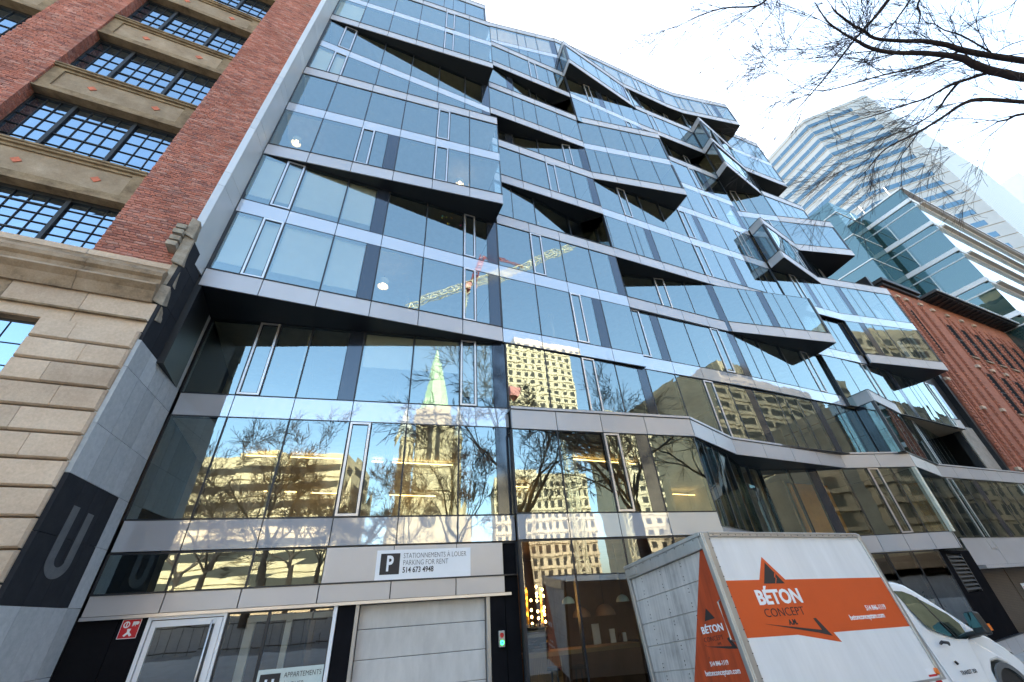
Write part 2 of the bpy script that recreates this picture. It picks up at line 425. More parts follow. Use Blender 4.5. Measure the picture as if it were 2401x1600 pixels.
def vent(p0, p1, a, b, z0, z1, L, mat):
    q0 = lerp(p0, p1, (a + .02) / L); q1 = lerp(p0, p1, (b - .02) / L); w_ = .05 / L
    m = MB(); f = .052
    m.obox(q0, lerp(p0, p1, (a + .02 + f) / L), z0 + .02, z1 - .02, -.06, .035)
    m.obox(lerp(p0, p1, (b - .02 - f) / L), q1, z0 + .02, z1 - .02, -.06, .035)
    i0 = lerp(p0, p1, (a + .02 + f) / L); i1 = lerp(p0, p1, (b - .02 - f) / L)
    m.obox(i0, i1, z0 + .02, z0 + .02 + f, -.06, .035); m.obox(i0, i1, z1 - .02 - f, z1 - .02, -.06, .035)
    v = part(m, 'vent_window', SILVER)
    pane(p0, p1, a + .06, b - .06, z0 + .06, z1 - .06, L, mat, 'vent_pane', v, .0)
    mm = MB(); d0 = .075; d1 = .092      # dark gasket inside the frame
    A = lerp(p0, p1, (a + d0) / L); B = lerp(p0, p1, (a + d1) / L); C = lerp(p0, p1, (b - d1) / L); D = lerp(p0, p1, (b - d0) / L)
    mm.obox(A, B, z0 + .075, z1 - .075, -.03, .012); mm.obox(C, D, z0 + .075, z1 - .075, -.03, .012)
    mm.obox(B, C, z0 + .075, z0 + .092, -.03, .012); mm.obox(B, C, z1 - .092, z1 - .075, -.03, .012)
    part(mm, 'gasket', FRAME_D, v)
PAT = ['g', 'g', 'v', 'gc', 'g', 'n', 'g', 'vc', 'g', 'g', 'vc', 'n']
def storey(pts, z0, z1, feats=None, sps=None, mat=None, frame=None, seed=0, blind=.0):
    """glass of one storey along a plan polyline"""
    mat = mat or GLASS; rnd = random.Random(seed); fi = 0
    for si in range(len(pts) - 1):
        p0, p1 = pts[si], pts[si + 1]
        sp, L = splits_of(p0, p1, sps[si] if sps else None)
        for i in range(len(sp) - 1):
            a, b = sp[i], sp[i + 1]
            if feats is not None:
                code = feats[fi] if fi < len(feats) else 'g'
            else: code = PAT[(fi + seed * 5) % len(PAT)] if (b - a) > .9 else 'g'
            fi += 1
            if 'c' in code:
                c = b - .42
                m = MB(); q0 = lerp(p0, p1, c / L); q1 = lerp(p0, p1, (b - .012) / L)
                m.obox(q0, q1, z0 + .012, z1 - .012, -.1, .004); part(m, 'column_panel', COLUMN); b = c
            if 'C' in code:
                c = a + .42
                m = MB(); q0 = lerp(p0, p1, (a + .012) / L); q1 = lerp(p0, p1, c / L)
                m.obox(q0, q1, z0 + .012, z1 - .012, -.1, .004); part(m, 'column_panel', COLUMN); a = c
            if 'b' in code:
                g = U(.16, .24) * (z1 - z0) if rnd.random() < .75 else .5 * (z1 - z0)
                m = MB(); q0 = lerp(p0, p1, (a + .04) / L); q1 = lerp(p0, p1, (b - .04) / L)
                m.obox(q0, q1, z0 + g, z1 - .03, -.16, -.14); part(m, 'roller_blind', BLIND)
            if 'v' in code:
                wv = min(.55, (b - a) * .5); vent(p0, p1, a, a + wv, z0, z1, L, mat); frame.obox(lerp(p0, p1, (a + wv - .015) / L), lerp(p0, p1, (a + wv + .015) / L), z0, z1, -.1, .004); a = a + wv
            elif 'V' in code:
                wv = min(.58, (b - a) * .5); vent(p0, p1, b - wv, b, z0, z1, L, mat); frame.obox(lerp(p0, p1, (b - wv - .015) / L), lerp(p0, p1, (b - wv + .015) / L), z0, z1, -.1, .004); b = b - wv
            elif 'n' in code:
                c = a + (b - a) * .42; pane(p0, p1, a, c, z0, z1, L, mat)
                frame.obox(lerp(p0, p1, (c - .016) / L), lerp(p0, p1, (c + .016) / L), z0, z1, -.1, .006); a = c
            pane(p0, p1, a, b, z0, z1, L, mat)
            for s_ in ((sp[i],) if i else (sp[i], )):
                frame.obox(lerp(p0, p1, (s_ - .022) / L), lerp(p0, p1, (s_ + .022) / L), z0, z1, -.12, .008)
        frame.obox(lerp(p0, p1, (L - .03) / L), p1, z0, z1, -.12, .008)
        frame.obox(p0, p1, z0 - .012, z0 + .02, -.12, .004); frame.obox(p0, p1, z1 - .02, z1 + .012, -.12, .004)
def band(pts, z0, z1, kind='fascia', sps=None, frame=None, lip=False):
    for si in range(len(pts) - 1):
        p0, p1 = pts[si], pts[si + 1]
        sp, L = splits_of(p0, p1, sps[si] if sps else None)
        e = .0
        for i in range(len(sp) - 1):
            m = MB(); g = .011
            q0 = lerp(p0, p1, (sp[i] + g) / L); q1 = lerp(p0, p1, (sp[i + 1] - g) / L)
            if kind == 'fascia':
                m.obox(q0, q1, z0 + .004, z1 - .012, -.05, .035)
                part(m, 'fascia_panel', FASCIA)
            else:
                m.obox(q0, q1, z0 + .016, z1 - .016, -.05, .0); part(m, 'spandrel_panel', SPAN)
        frame.obox(p0, p1, z0 + .02, z1 - .02, -.09, -.055)
        if kind == 'fascia':
            frame.obox(p0, p1, z1 - .008, z1 + .018, -.06, .055)      # thin dark coping line
def inset_pts(pts, d):
    out = []
    for i, p in enumerate(pts):
        a = pts[max(i - 1, 0)]; b = pts[min(i + 1, len(pts) - 1)]
        L = math.hypot(b[0] - a[0], b[1] - a[1]) or 1
        out.append((p[0] - (b[1] - a[1]) / L * d, p[1] + (b[0] - a[0]) / L * d))
    return out
def sheet(pts, z, name, mat, d=.04, back=15.0, parent=None, up=False):
    q = inset_pts(pts, d)
    yb = back
    m = MB(); poly = [(p[0], p[1], z) for p in q] + [(q[-1][0], yb, z), (q[0][0], yb, z)]
    m.poly(poly); return part(m, name, mat, parent)
def volume(pts, k, mlast, bottom='fascia', mid='spandrel', top='fascia', soffit=None, feats=None, sps=None, mat=None, seed=0, interior=True, mids=None, z=None):
    """stacked storeys k..mlast sharing one plan polyline"""
    fr = MB()
    ZB = (lambda i: z[i][0]) if z else zb; ZT = (lambda i: z[i][1]) if z else zt
    bands = {k: bottom, mlast + 1: top}
    for i in range(k + 1, mlast + 1): bands[i] = mid
    for i, kd in bands.items():
        if kd: band(pts, ZB(i), ZT(i), kd, sps, fr)
    for s in range(k, mlast + 1):
        z0 = ZT(s) if bands[s] else ZB(s); z1 = ZB(s + 1)
        storey(pts, z0, z1, feats.get(s) if feats else None, sps, mat, fr, seed + s)
        if interior:
            sheet(pts, z0 - .02, 'floor_slab', FLOORI, .12); sheet(pts, z1 - .025, 'ceiling', CEIL, .12)
    if soffit or (soffit is None and bottom == 'fascia'): sheet(pts, ZB(k), 'soffit', SOFFIT, .0, 12.4)
    if top == 'fascia': sheet(pts, ZT(mlast + 1) - .03, 'roof_deck', SOFFIT, .05, 15)
    part(fr, 'curtain_wall_frame', FRAME_D)
SP6 = [0, 1.31, 2.70, 4.11, 5.52, 6.93, 8.30]
SPD = [0, 1.31, 2.71, 4.13, 5.54, 6.96, 8.276]
# left stack
volume([(-3.85, 10.0), (4.45, 9.98)], 3, 4, top=None, sps=[SP6], feats={3: ['Vb', 'b', 'bc', 'g', 'g', 'vc'], 4: ['Vb', 'b', 'bc', 'g', 'g', 'vc']})
volume([(-3.85, 10.0), (4.37, 9.03)], 5, 6, sps=[SPD], feats={5: ['g', 'g', 'vc', 'g', 'v', 'g'], 6: ['g', 'g', 'g', 'g', 'v', 'g']})
volume([(-3.85, 10.02), (4.47, 9.98)], 7, 8, bottom=None, top=None, sps=[SP6], feats={7: ['Vb', 'g', 'g', 'g', 'g', 'gc'], 8: ['V', 'g', 'g', 'g', 'g', 'gc']})
volume([(-3.85, 10.0), (4.37, 9.03)], 9, 10, sps=[SPD], feats={9: ['b', 'g', 'g', 'g', 'v', 'g'], 10: ['g', 'g', 'g', 'g', 'v', 'g']})
volume([(-3.85, 9.98), (4.15, 9.12), (4.16, 12.5)], 11, 11, bottom=None, top='fascia', feats={11: ['g', 'g', 'g', 'g', 'n', 'g', 'g']}, mat=GLASS_ATTIC, soffit=False)
# lower left storeys
LA, LB = (-3.72, 11.42), (4.55, 10.07)
LSP = [0, 1.20, 2.60, 4.05, 5.50, 6.92, 8.38]
volume([LA, LB], 1, 2, bottom='spandrel', top=None, sps=[LSP], feats={1: ['g', 'g', 'g', 'v', 'g', 'gc'], 2: ['g', 'v', 'gc', 'b', 'b', 'vbc']}, soffit=False)
# middle left column of boxes
ML = (4.47, 9.98)
volume([ML, (10.25, 9.86)], 3, 4, bottom='spandrel', seed=1, soffit=False, feats={3: ['g', 'g', 'vc', 'g'], 4: ['g', 'vn', 'g', 'gc']})
volume([(4.47, 10.0), (6.5, 10.2), (8.6, 10.58), (10.33, 10.74), (10.22, 9.86)], 5, 5, bottom=None, top=None, seed=2)
volume([ML, (10.2, 9.83)], 6, 6, seed=3, feats={6: ['g', 'g', 'v', 'gc']})
volume([(4.47, 10.75), (6, 10.62), (7.4, 10.37), (10.2, 9.83)], 7, 7, bottom=None, top=None, seed=4)
volume([ML, (10.15, 9.80)], 8, 8, seed=5, feats={8: ['g', 'n', 'g', 'g']})
volume([(4.47, 9.97), (6.16, 10.16), (8.7, 10.5), (10.28, 10.66), (10.16, 9.80)], 9, 9, bottom=None, top=None, seed=6)
volume([(4.6, 9.94), (10.15, 9.79)], 10, 10, seed=7, feats={10: ['g', 'g', 'v', 'g']})
volume([(4.2, 10.9), (10.12, 9.79)], 11, 12, bottom=None, mat=GLASS_ATTIC, seed=8, feats={11: ['g', 'g', 'n', 'gc'], 12: ['g', 'g', 'n', 'gc']})
# middle
ROOFP = [(10.12, 9.76), (15.9, 9.61), (20.1, 9.54), (21.7, 9.42), (27.1, 8.37), (27.6, 10.4)]
volume(ROOFP, 12, 12, mat=GLASS_ATTIC, seed=9)
volume([(10.15, 9.75), (10.05, 8.90), (15.75, 9.61)], 11, 11, mat=GLASS_ATTIC, seed=10, sps=[[0, .87], [0, 1.45, 2.9, 4.35, 5.1, 5.75]], feats={11: ['g', 'g', 'g', 'g', 'n', 'gc']})
volume([(10.2, 9.73), (15.85, 9.68)], 9, 10, bottom=None, top=None, mat=GLASS_ATTIC, seed=11)
volume([(15.75, 9.6), (17.25, 9.82), (21.5, 10.2), (21.62, 9.5)], 11, 11, bottom=None, top=None, seed=12)
volume([(15.75, 9.72), (21.6, 9.5)], 10, 10, mat=GLASS_ATTIC, seed=13, feats={10: ['g', 'v', 'g', 'g']})
volume([(15.85, 9.7), (18.4, 10.0), (21.8, 10.36), (21.68, 9.5)], 9, 9, bottom=None, top=None, seed=14)
volume([(10.2, 9.82), (15.8, 8.79), (15.95, 10.5)], 7, 8, seed=15, feats={8: ['g', 'g', 'n', 'g', 'g'], 7: ['n', 'g', 'g', 'g', 'g']})
volume([(10.22, 9.85), (15.95, 9.78)], 5, 6, top=None, seed=16, feats={5: ['g', 'nc', 'g', 'g'], 6: ['g', 'vn', 'g', 'g']})
volume([(15.95, 9.77), (21.95, 9.66)], 5, 8, mat=GLASS_ATTIC, seed=17)
# prisms on the right
volume([(21.68, 9.5), (21.5, 8.55), (25.95, 9.38)], 10, 10, mat=GLASS_ATTIC, seed=18, sps=[[0, .97], [0, 1.5, 3, 4.5]])
volume([(21.72, 9.48), (21.57, 8.60), (25.9, 9.38)], 9, 9, mat=GLASS_ATTIC, seed=19, sps=[[0, .89], [0, 2.2, 4.4]], feats={9: ['g', 'g', 'g']})
volume([(21.7, 9.62), (25.95, 9.46)], 11, 11, bottom=None, top=None, seed=20)
volume([(25.95, 9.38), (30.5, 9.2), (30.7, 11)], 10, 11, mat=GLASS_ATTIC, seed=21, feats={10: ['g', 'g', 'n', 'g'], 11: ['g', 'g', 'n', 'g']})
volume([(26.0, 9.4), (28.8, 10.05), (30.6, 10.15)], 9, 9, bottom=None, top=None, seed=22)
volume([(21.95, 10.4), (23.3, 10.05), (26.2, 9.40)], 7, 8, bottom=None, top=None, seed=23, feats={8: ['g', 'v', 'g', 'c'], 7: ['g', 'g', 'v', 'gc']})
volume([(26.2, 9.39), (30.6, 9.23), (30.8, 11)], 8, 8, bottom='spandrel', mat=GLASS_ATTIC, seed=24, soffit=False)
volume([(26.25, 9.41), (30.6, 8.36), (31.0, 10.3)], 7, 7, mat=GLASS_ATTIC, seed=25, feats={7: ['g', 'n', 'g', 'g']})
volume([(22.0, 9.57), (21.88, 8.67), (26.32, 9.43)], 6, 6, seed=26, mat=GLASS_ATTIC, sps=[[0, .91], [0, 1.5, 3.0, 4.5]])
volume([(26.3, 9.43), (30.9, 10.5)], 6, 6, bottom=None, top=None, seed=27, feats={6: ['n', 'g', 'v']})
volume([(21.95, 9.62), (26.4, 9.46)], 5, 5, bottom='spandrel', top=None, seed=28, soffit=False)
volume([(26.4, 9.47), (32.35, 8.55), (32.6, 9.6)], 4, 5, seed=29, feats={4: ['gc', 'n', 'g', 'g'], 5: ['gc', 'n', 'g', 'g']})
# lower middle and right
volume([(10.28, 9.88), (11.2, 10.72), (16.1, 9.78)], 4, 4, bottom=None, top=None, seed=30, feats={4: ['g', 'g', 'v', 'gc', 'g']})
volume([(16.1, 9.8), (22.2, 8.79), (22.45, 10.6)], 4, 4, top=None, seed=31, feats={4: ['g', 'nc', 'n', 'g']})
volume([(10.25, 9.99), (16.2, 9.88), (22.6, 9.96)], 3, 3, bottom='spandrel', top=None, seed=32, soffit=False)
fr = MB(); band([(10.25, 9.9), (16.2, 9.85)], zb(4), zt(4), 'fascia', None, fr)
band([(22.3, 9.82), (26.4, 9.66)], zb(4), zt(4), 'spandrel', None, fr); storey([(22.3, 9.82), (26.4, 9.66)], zt(4), zb(5), ['g', 'n', 'gc'], None, None, fr, 1)
sheet([(22.3, 9.82), (26.4, 9.66)], zb(5) - .03, 'ceiling', CEIL, .12); part(fr, 'curtain_wall_frame', FRAME_D)
volume([(22.6, 9.82), (27.4, 9.72), (34.0, 10.02)], 3, 3, bottom=None, top=None, seed=33)
Z2 = {2: (4.84, 4.85), 3: (zb(3), zt(3)), 1: (1.42, 2.0)}
fr = MB(); band([(23.22, 10.0), (23.18, 9.08), (28.4, 10.06), (34.0, 10.0)], zb(3), zt(3), 'fascia', None, fr)
sheet([(28.4, 10.06), (34.0, 10.0)], zb(3), 'soffit', SOFFIT, 0, 12.4); part(fr, 'curtain_wall_frame', FRAME_D)
volume([(4.55, 10.02), (10.3, 10.0), (23.2, 10.02)], 2, 2, bottom=None, top=None, z=Z2, seed=34, feats={2: ['g', 'g', 'v', 'gc', 'g', 'g', 'v', 'gc', 'g', 'n', 'gc', 'g', 'n']})
volume([(23.24, 10.0), (23.2, 9.09), (28.2, 10.06)], 2, 2, bottom=None, top=None, z=Z2, seed=35, sps=[[0, .91], [0, 1.7, 3.4, 5.09]], feats={2: ['C', 'g', 'n', 'g']})
volume([(28.4, 10.1), (34.0, 11.3)], 2, 2, bottom=None, top=None, z=Z2, seed=36)
F1P = [(4.47, 9.75), (10.4, 8.88), (13.48, 9.96), (20.33, 10.21), (23.76, 9.26), (27.9, 10.12), (41.0, 9.72)]
F1S = [[0, 1.36, 2.8, 4.3, 5.99], [0, 1.6, 3.26], [0, 1.7, 3.42, 5.1, 6.85], [0, 1.75, 3.56], [0, 2.15, 4.23], None]
fr = MB(); band(F1P, 4.22, 4.80, 'fascia', F1S, fr)
fr.obox((4.47, 9.75), (10.4, 8.88), 4.8, 4.9, -.3, .045)
part(fr, 'curtain_wall_frame', FRAME_D)
m = MB()
for a, b in zip(F1P[:-1], F1P[1:]): m.obox(a, b, 4.815, 4.885, -.08, .06)
part(m, 'coping', FASCIA)
sheet(F1P, 4.22, 'soffit', SOFFIT, 0, 12.6); sheet(F1P, 4.80, 'roof_deck', SOFFIT, .05, 15)
Z1 = {1: (1.40, 2.0), 2: (4.22, 4.8), 0: (-2.4, -2.4)}
volume([(4.47, 9.76), (10.38, 8.9)], 1, 1, bottom='spandrel', top=None, z=Z1, sps=[F1S[0]], feats={1: ['g', 'g', 'vc', 'g']}, soffit=False)
Z1r = {1: (1.0, 1.62), 2: (4.22, 4.8)}
volume([(10.38, 8.9), (12.95, 9.95), (14.6, 10.85), (16.2, 11.2)], 1, 1, bottom='spandrel', top=None, z=Z1r, seed=40, feats={1: ['n', 'n', 'g', 'n', 'v']}, soffit=False)
volume([(16.2, 11.2), (20.2, 10.3), (23.7, 9.3), (23.95, 10.3)], 1, 1, bottom='spandrel', top=None, z=Z1r, seed=41, feats={1: ['g', 'gc', 'g', 'g', 'v', 'g']}, soffit=False)
volume([(23.95, 10.25), (41.0, 9.8)], 1, 1, bottom=None, top=None, z={1: (1.0, 1.55), 2: (4.22, 4.8)}, seed=42)
m = MB(); m.box(23.52, 23.70, 9.22, 9.34, 1.6, 4.2); part(m, 'corner_post', solid('post_cream', (.62, .62, .52), .5))
# metal fascia at lower right, and its underside
fr = MB(); band([(26.2, 10.22), (41.0, 9.75)], .42, 1.5, 'fascia', [[0, 2.6, 5.2, 7.8, 10.4, 13, 14.8]], fr)
part(fr, 'curtain_wall_frame', FRAME_D)
m = MB(); m.box(26.2, 41, 9.9, 12, .28, .41); part(m, 'soffit_trim', FASCIA)
# ground-floor sill strip, fascia and sign panels at left
fr = MB()
storey([LA, LB], .70, 1.40, ['g', 'g', 'g'], [[0, 1.20, 2.60, 4.03]], GLASS, fr, 3)
band([LA, LB], .36, .70, 'fascia', [[0, 1.23, 2.55, 4.01, 5.47, 6.90, 8.04]], fr)
pl = [4.03, 5.47, 6.90, 8.02]
for i in range(3):
    m = MB(); m.obox(lerp(LA, LB, (pl[i] + .008) / 8.379), lerp(LA, LB, (pl[i + 1] - .008) / 8.379), .712, 1.39, -.05, .035); part(m, 'fascia_panel', FASCIA)
fr.obox(LA, LB, .70, 1.41, -.12, -.06) if False else None
fr.obox(lerp(LA, LB, 4.03 / 8.379), LB, .40, 1.41, -.1, -.055)
part(fr, 'curtain_wall_frame', FRAME_D)
m = MB(); m.obox(LA, lerp(LA, LB, 8.18 / 8.379), .30, .355, -.3, .05); part(m, 'drip_edge', SILVER)
sheet([LA, LB], .70, 'floor_slab', FLOORI, .12)
# ground floor at left: black granite, door, window, garage opening
def onA(s): return lerp(LA, LB, s / 8.379)
GZ = -2.43
def slab(s0, s1, z0, z1, d0, d1, name, mat, parent=None):
    m = MB(); m.obox(onA(s0), onA(s1), z0, z1, d0, d1); return part(m, name, mat, parent)
slab(-.05, .605, GZ, .30, -.12, -.02, 'granite_panel', BLACKP); slab(.617, 1.08, GZ, .30, -.12, -.02, 'granite_panel', BLACKP)
slab(4.45, 4.79, GZ, .30, -.25, -.02, 'granite_panel', BLACKP); slab(7.69, 8.03, GZ, .34, -.25, -.02, 'granite_panel', BLACKP)
slab(8.045, 8.36, GZ, 1.39, -.25, -.03, 'granite_panel', BLACKP)
# glazed white door
d = slab(1.09, 1.15, GZ, .30, -.08, .02, 'entrance_door', WHITEP)
m = MB()
m.obox(onA(2.36), onA(2.41), GZ, .30, -.08, .02); m.obox(onA(1.15), onA(2.36), .25, .30, -.08, .02); part(m, 'door_frame', WHITEP, d)
m = MB(); m.obox(onA(1.165), onA(1.25), GZ + .02, .235, -.06, .0); m.obox(onA(2.23), onA(2.345), GZ + .02, .235, -.06, .0)
m.obox(onA(1.25), onA(2.23), .13, .235, -.06, .0); m.obox(onA(1.25), onA(2.23), GZ + .02, GZ + .3, -.06, .0); bevel(part(m, 'door_leaf', WHITEP, d), .006)
pane(LA, LB, 1.25, 2.23, GZ + .3, .13, 8.379, GLASS_SHOP, 'door_pane', d, 0)
m = MB(); a = onA(2.19); tx, ty = (LB[0] - LA[0]) / 8.379, (LB[1] - LA[1]) / 8.379
m.tube([(a[0] + ty * .07, a[1] - tx * .07, .20), (a[0] + ty * .07, a[1] - tx * .07, -1.6)], .016, 8)
for z in (.08, -1.5): m.tube([(a[0], a[1], z), (a[0] + ty * .07, a[1] - tx * .07, z)], .01, 6)
part(m, 'door_handle', SILVER, d, smooth=True)
# shop window beside the door
fr = MB(); fr.obox(onA(2.42), onA(2.45), GZ, .30, -.1, .0); fr.obox(onA(3.14), onA(3.19), GZ, .30, -.1, .01); fr.obox(onA(2.42), onA(4.36), .27, .30, -.1, .0)
part(fr, 'curtain_wall_frame', FRAME_D)
pane(LA, LB, 2.44, 3.15, GZ, .28, 8.379, GLASS_SHOP); pane(LA, LB, 3.18, 4.37, GZ, .28, 8.379, GLASS_SHOP)
slab(4.37, 4.44, GZ, .30, -.1, .015, 'window_jamb', WHITEP)
m = MB(); m.obox(onA(3.42), onA(3.53), GZ, .24, -.5, -.42); m.obox(onA(2.7), onA(4.36), .12, .22, -.5, -.42); m.obox(onA(2.66), onA(2.82), GZ, .2, -.6, -.5); part(m, 'inner_window_frame', WHITEP)
# garage
g = slab(4.80, 4.87, GZ, .30, -.2, -.01, 'garage_frame', ALU)
m = MB(); m.obox(onA(7.60), onA(7.68), GZ, .30, -.2, -.01); part(m, 'garage_jamb', ALU, g)
zs = [.29, -.15, -.66, -1.17, -1.68, -2.19, GZ]
for z1, z0 in zip(zs[:-1], zs[1:]):
    bevel(slab(4.88, 7.59, z0 + .004, z1 - .004, -.22, -.16, 'garage_door_panel', GARAGE, g), .012)
slab(4.88, 7.59, GZ, .30, -.3, -.24, 'garage_backing', FRAME_D)
# dark lobby box behind door and window; restaurant room box
m = MB(); m.box(-3.6, 4.3, 14.2, 14.3, -2.5, .7); part(m, 'lobby_wall', DARKI)
m = MB(); m.box(-3.7, 4.5, 10.4, 14.4, -2.5, -2.41); part(m, 'lobby_floor', DARKI)
m = MB(); m.box(.2, .3, 11.2, 14.4, -2.4, .68); part(m, 'lobby_partition', DARKI)
# restaurant glazing
fr = MB()
RP = [(4.47, 9.76), (10.38, 8.9)]
storey(RP, -2.35, 1.38, ['g', 'g', 'g', 'g'], [F1S[0]], GLASS_SHOP, fr, 4)
fr.obox(lerp(RP[0], RP[1], 0), lerp(RP[0], RP[1], .01), -2.4, 1.4, -.15, .03)
storey([(10.38, 8.9), (12.95, 9.95), (16, 10.6), (20.2, 10.25)], -2.35, .98, ['g'] * 9, None, GLASS_SHOP, fr, 4)
storey([(20.2, 10.25), (22.6, 9.65)], -2.2, .98, ['g', 'g'], [[0, 1.2, 2.47]], GLASS_SHOP, fr, 4)
part(fr, 'curtain_wall_frame', FRAME_D)
m = MB(); m.box(4.6, 24, 14.0, 14.1, -2.5, 1.4); part(m, 'restaurant_wall', DARKI)
m = MB(); m.box(4.5, 26, 9.9, 15, -2.5, -2.405); part(m, 'restaurant_floor', DARKI)
m = MB(); m.poly([(4.6, 9.9, 1.36), (10.3, 9.05, 1.36), (12.9, 10.1, 1.36), (16, 10.7, 1.36), (20.2, 10.4, 1.36), (23, 9.8, 1.36), (23, 15, 1.36), (4.6, 15, 1.36)]); part(m, 'restaurant_ceiling', DARKI)
# black granite beside the louvre at lower right
def seg(p0, p1, z0, z1, d0, d1, name, mat, parent=None):
    m = MB(); m.obox(p0, p1, z0, z1, d0, d1); return part(m, name, mat, parent)
K0, K1, K2 = (22.62, 9.68), (25.05, 10.0), (26.2, 10.16)
def onK(s): return lerp(K0, K2, s / math.hypot(K2[0] - K0[0], K2[1] - K0[1]))
seg(onK(0), onK(.60), GZ, .98, -.1, 0, 'granite_panel', BLACKP); seg(onK(.61), onK(2.35), GZ, -.48, -.1, 0, 'granite_panel', BLACKP)
seg(onK(.61), onK(2.35), .86, .98, -.1, 0, 'granite_panel', BLACKP); seg(onK(2.36), onK(3.58), GZ, .98, -.1, .002, 'granite_panel', BLACKP)
lv = seg(onK(.61), onK(.68), -.47, .85, -.12, .01, 'louvre_frame', FRAME_D)
seg(onK(2.28), onK(2.35), -.47, .85, -.12, .01, 'louvre_frame', FRAME_D); seg(onK(.61), onK(2.35), -.47, .85, -.2, -.15, 'louvre_backing', SOFFIT)
for i in range(9):
    z = -.40 + i * .138; a, b = onK(.68), onK(2.28); m = MB()
    tx, ty = (b[0] - a[0]), (b[1] - a[1]); L = math.hypot(tx, ty); nx, ny = ty / L, -tx / L
    m.hexa(((a[0] + nx * .02, a[1] + ny * .02, z), (b[0] + nx * .02, b[1] + ny * .02, z), (b[0] - nx * .1, b[1] - ny * .1, z + .085), (a[0] - nx * .1, a[1] - ny * .1, z + .085),
            (a[0] + nx * .02, a[1] + ny * .02, z + .03), (b[0] + nx * .02, b[1] + ny * .02, z + .03), (b[0] - nx * .1, b[1] - ny * .1, z + .11), (a[0] - nx * .1, a[1] - ny * .1, z + .11)))
    part(m, 'louvre_slat', solid('louvre_grey%d' % 0, (.085, .08, .078), .6, spec=.1) if i == 0 else MATS['louvre_grey0'])
fr = MB(); band([(22.6, 9.6), (26.2, 10.1), (41, 9.7)], -2.42, -1.95, 'fascia', [[0, 1.2, 2.4, 3.63], None], fr); part(fr, 'curtain_wall_frame', FRAME_D)
# roller grille of the second garage entrance
m = MB()
for i in range(46):
    z = -2.4 + i * .058; m.box(26.6, 41, 10.45, 10.47, z, z + .046)
for x in (29.0, 32.5): m.box(x, x + .06, 10.42, 10.46, -2.4, .3)
part(m, 'roller_grille', solid('grille_bronze', (.13, .10, .075), .5, .3))
m = MB(); m.box(26.4, 41, 10.7, 10.75, -2.5, .35); part(m, 'grille_backing', SOFFIT)
for i, (x, z) in enumerate(((29.6, -.35), (30.9, -.4))):
    m = MB(); m.box(x, x + .5, 10.40, 10.42, z - .7, z); o = m.build('notice', WHITEP)
    tag(o, ['small white notice with red stripe on the roller grille, nearer the louvre', 'small white notice on the roller grille beside the bright post'][i], 'notice')
    m = MB(); m.box(x + .06, x + .44, 10.396, 10.399, z - .3, z - .12); m.build('stripe', RED, o)
# end walls, back wall, roof core
m = MB(); m.obox((33.9, 10.3), (35.9, 10.3), 4.8, 11.2, -.3, 0); m.obox((34.0, 10.3), (37.3, 10.3), 11.2, zt(6), -.3, 0); m.box(35.7, 36, 10, 16, -2.4, 20); part(m, 'end_wall', SOFFIT)
m = MB(); m.box(34.0, 36.2, 10.22, 10.28, 4.85, 7.6); part(m, 'concrete_end_pier', stonemat('raw_concrete', (.22, .20, .18), (.33, .30, .27), (.42, .39, .35), 1.5))
m = MB(); m.box(-4.0, -3.78, 10.0, 15.6, 5.0, 33.2); m.box(-3.9, -3.8, 11.5, 15.6, -2.5, 5.0); part(m, 'party_wall', SOFFIT)
m = MB(); m.box(-3.9, 35.8, 15.0, 15.4, -2.5, 33.2); part(m, 'core_wall', WALLI)
m = MB()
for i, x in enumerate((-1.2, 1.6, 4.46, 7.3, 10.3, 13, 15.95, 18.9, 21.9, 24.1, 26.3, 28.6, 30.5)):
    m.box(x - .06, x + .06, 11.3 + (i % 3) * .9, 15.0, 1.5, zb(12 if x < 27 else 11) - .1)
part(m, 'partition_wall', WALLI)

# ================================================================== OLD BRICK BUILDING (left)
BB = thing('brick_building', (-8, 9.5, -2.5), 'old red brick warehouse with steel grid windows above a sandstone base', 'brick building')
YF, YR = 9.30, 9.62                       # pier face, recessed window plane
PIERS = [(-5.68, -4.20), (-10.23, -8.97), (-14.9, -13.5)]
ZTOP = 31.0
m = MB()
for x0, x1 in PIERS: m.box(x0 + .01, x1 - .01, YF + .018, 10.4, 7.0, ZTOP)
m.box(-14.9, -4.2, 10.0, 10.4, 7.0, ZTOP)
part(m, 'pier_core', MORTAR, BB)
# brickwork: real bricks, the nearest 300 single, the others joined
CH, BLn, BH, BJ = .0785, .228, .0635, .014
single = []; m = MB()
def brickbox(mb, x0, x1, y0, y1, z0, z1): mb.box(x0, x1, y0, y1, z0, z1)
for pi, (x0, x1) in enumerate(PIERS[:2]):
    nz = int((ZTOP - 7.0) / CH)
    for r in range(nz):
        z = 7.0 + r * CH
        head = r % 6 == 5
        bl = BLn if not head else .114
        x = x1 - (0 if r % 2 == 0 else (bl / 2))
        first = True
        if r % 2: # half brick at the corner
            e = U(0, .007)
            m.box(x + .004, x1, YF - e, YF + .05, z, z + BH)
        while x > x0 + .02:
            a = max(x - bl + BJ, x0); e = U(-.001, .008)
            if U(0, 1) < .03: e += .006
            if pi == 0 and r < 45 and not head and a > x0 and len(single) < 300: single.append(((a + x) / 2 + .0, YF - e, z, x - a))
            else: m.box(a, x, YF - e, YF + .05, z, z + BH)
            x -= bl
        # bricks of the pier's return, seen on the left bay's right-hand face
        if pi == 1:
            for k in range(3):
                y = YF + .01 + k * .107; off = .05 if r % 2 else 0
                m.box(x1 - .03, x1 + U(0, .005), y + off * (k > 0), y + .095 + off * (k < 2), z, z + BH)
o = part(m, 'bricks', BRICK, BB); o['kind'] = 'stuff'
mm = MB(); mm.box(-.5, .5, 0, .05, 0, BH); bm_ = None
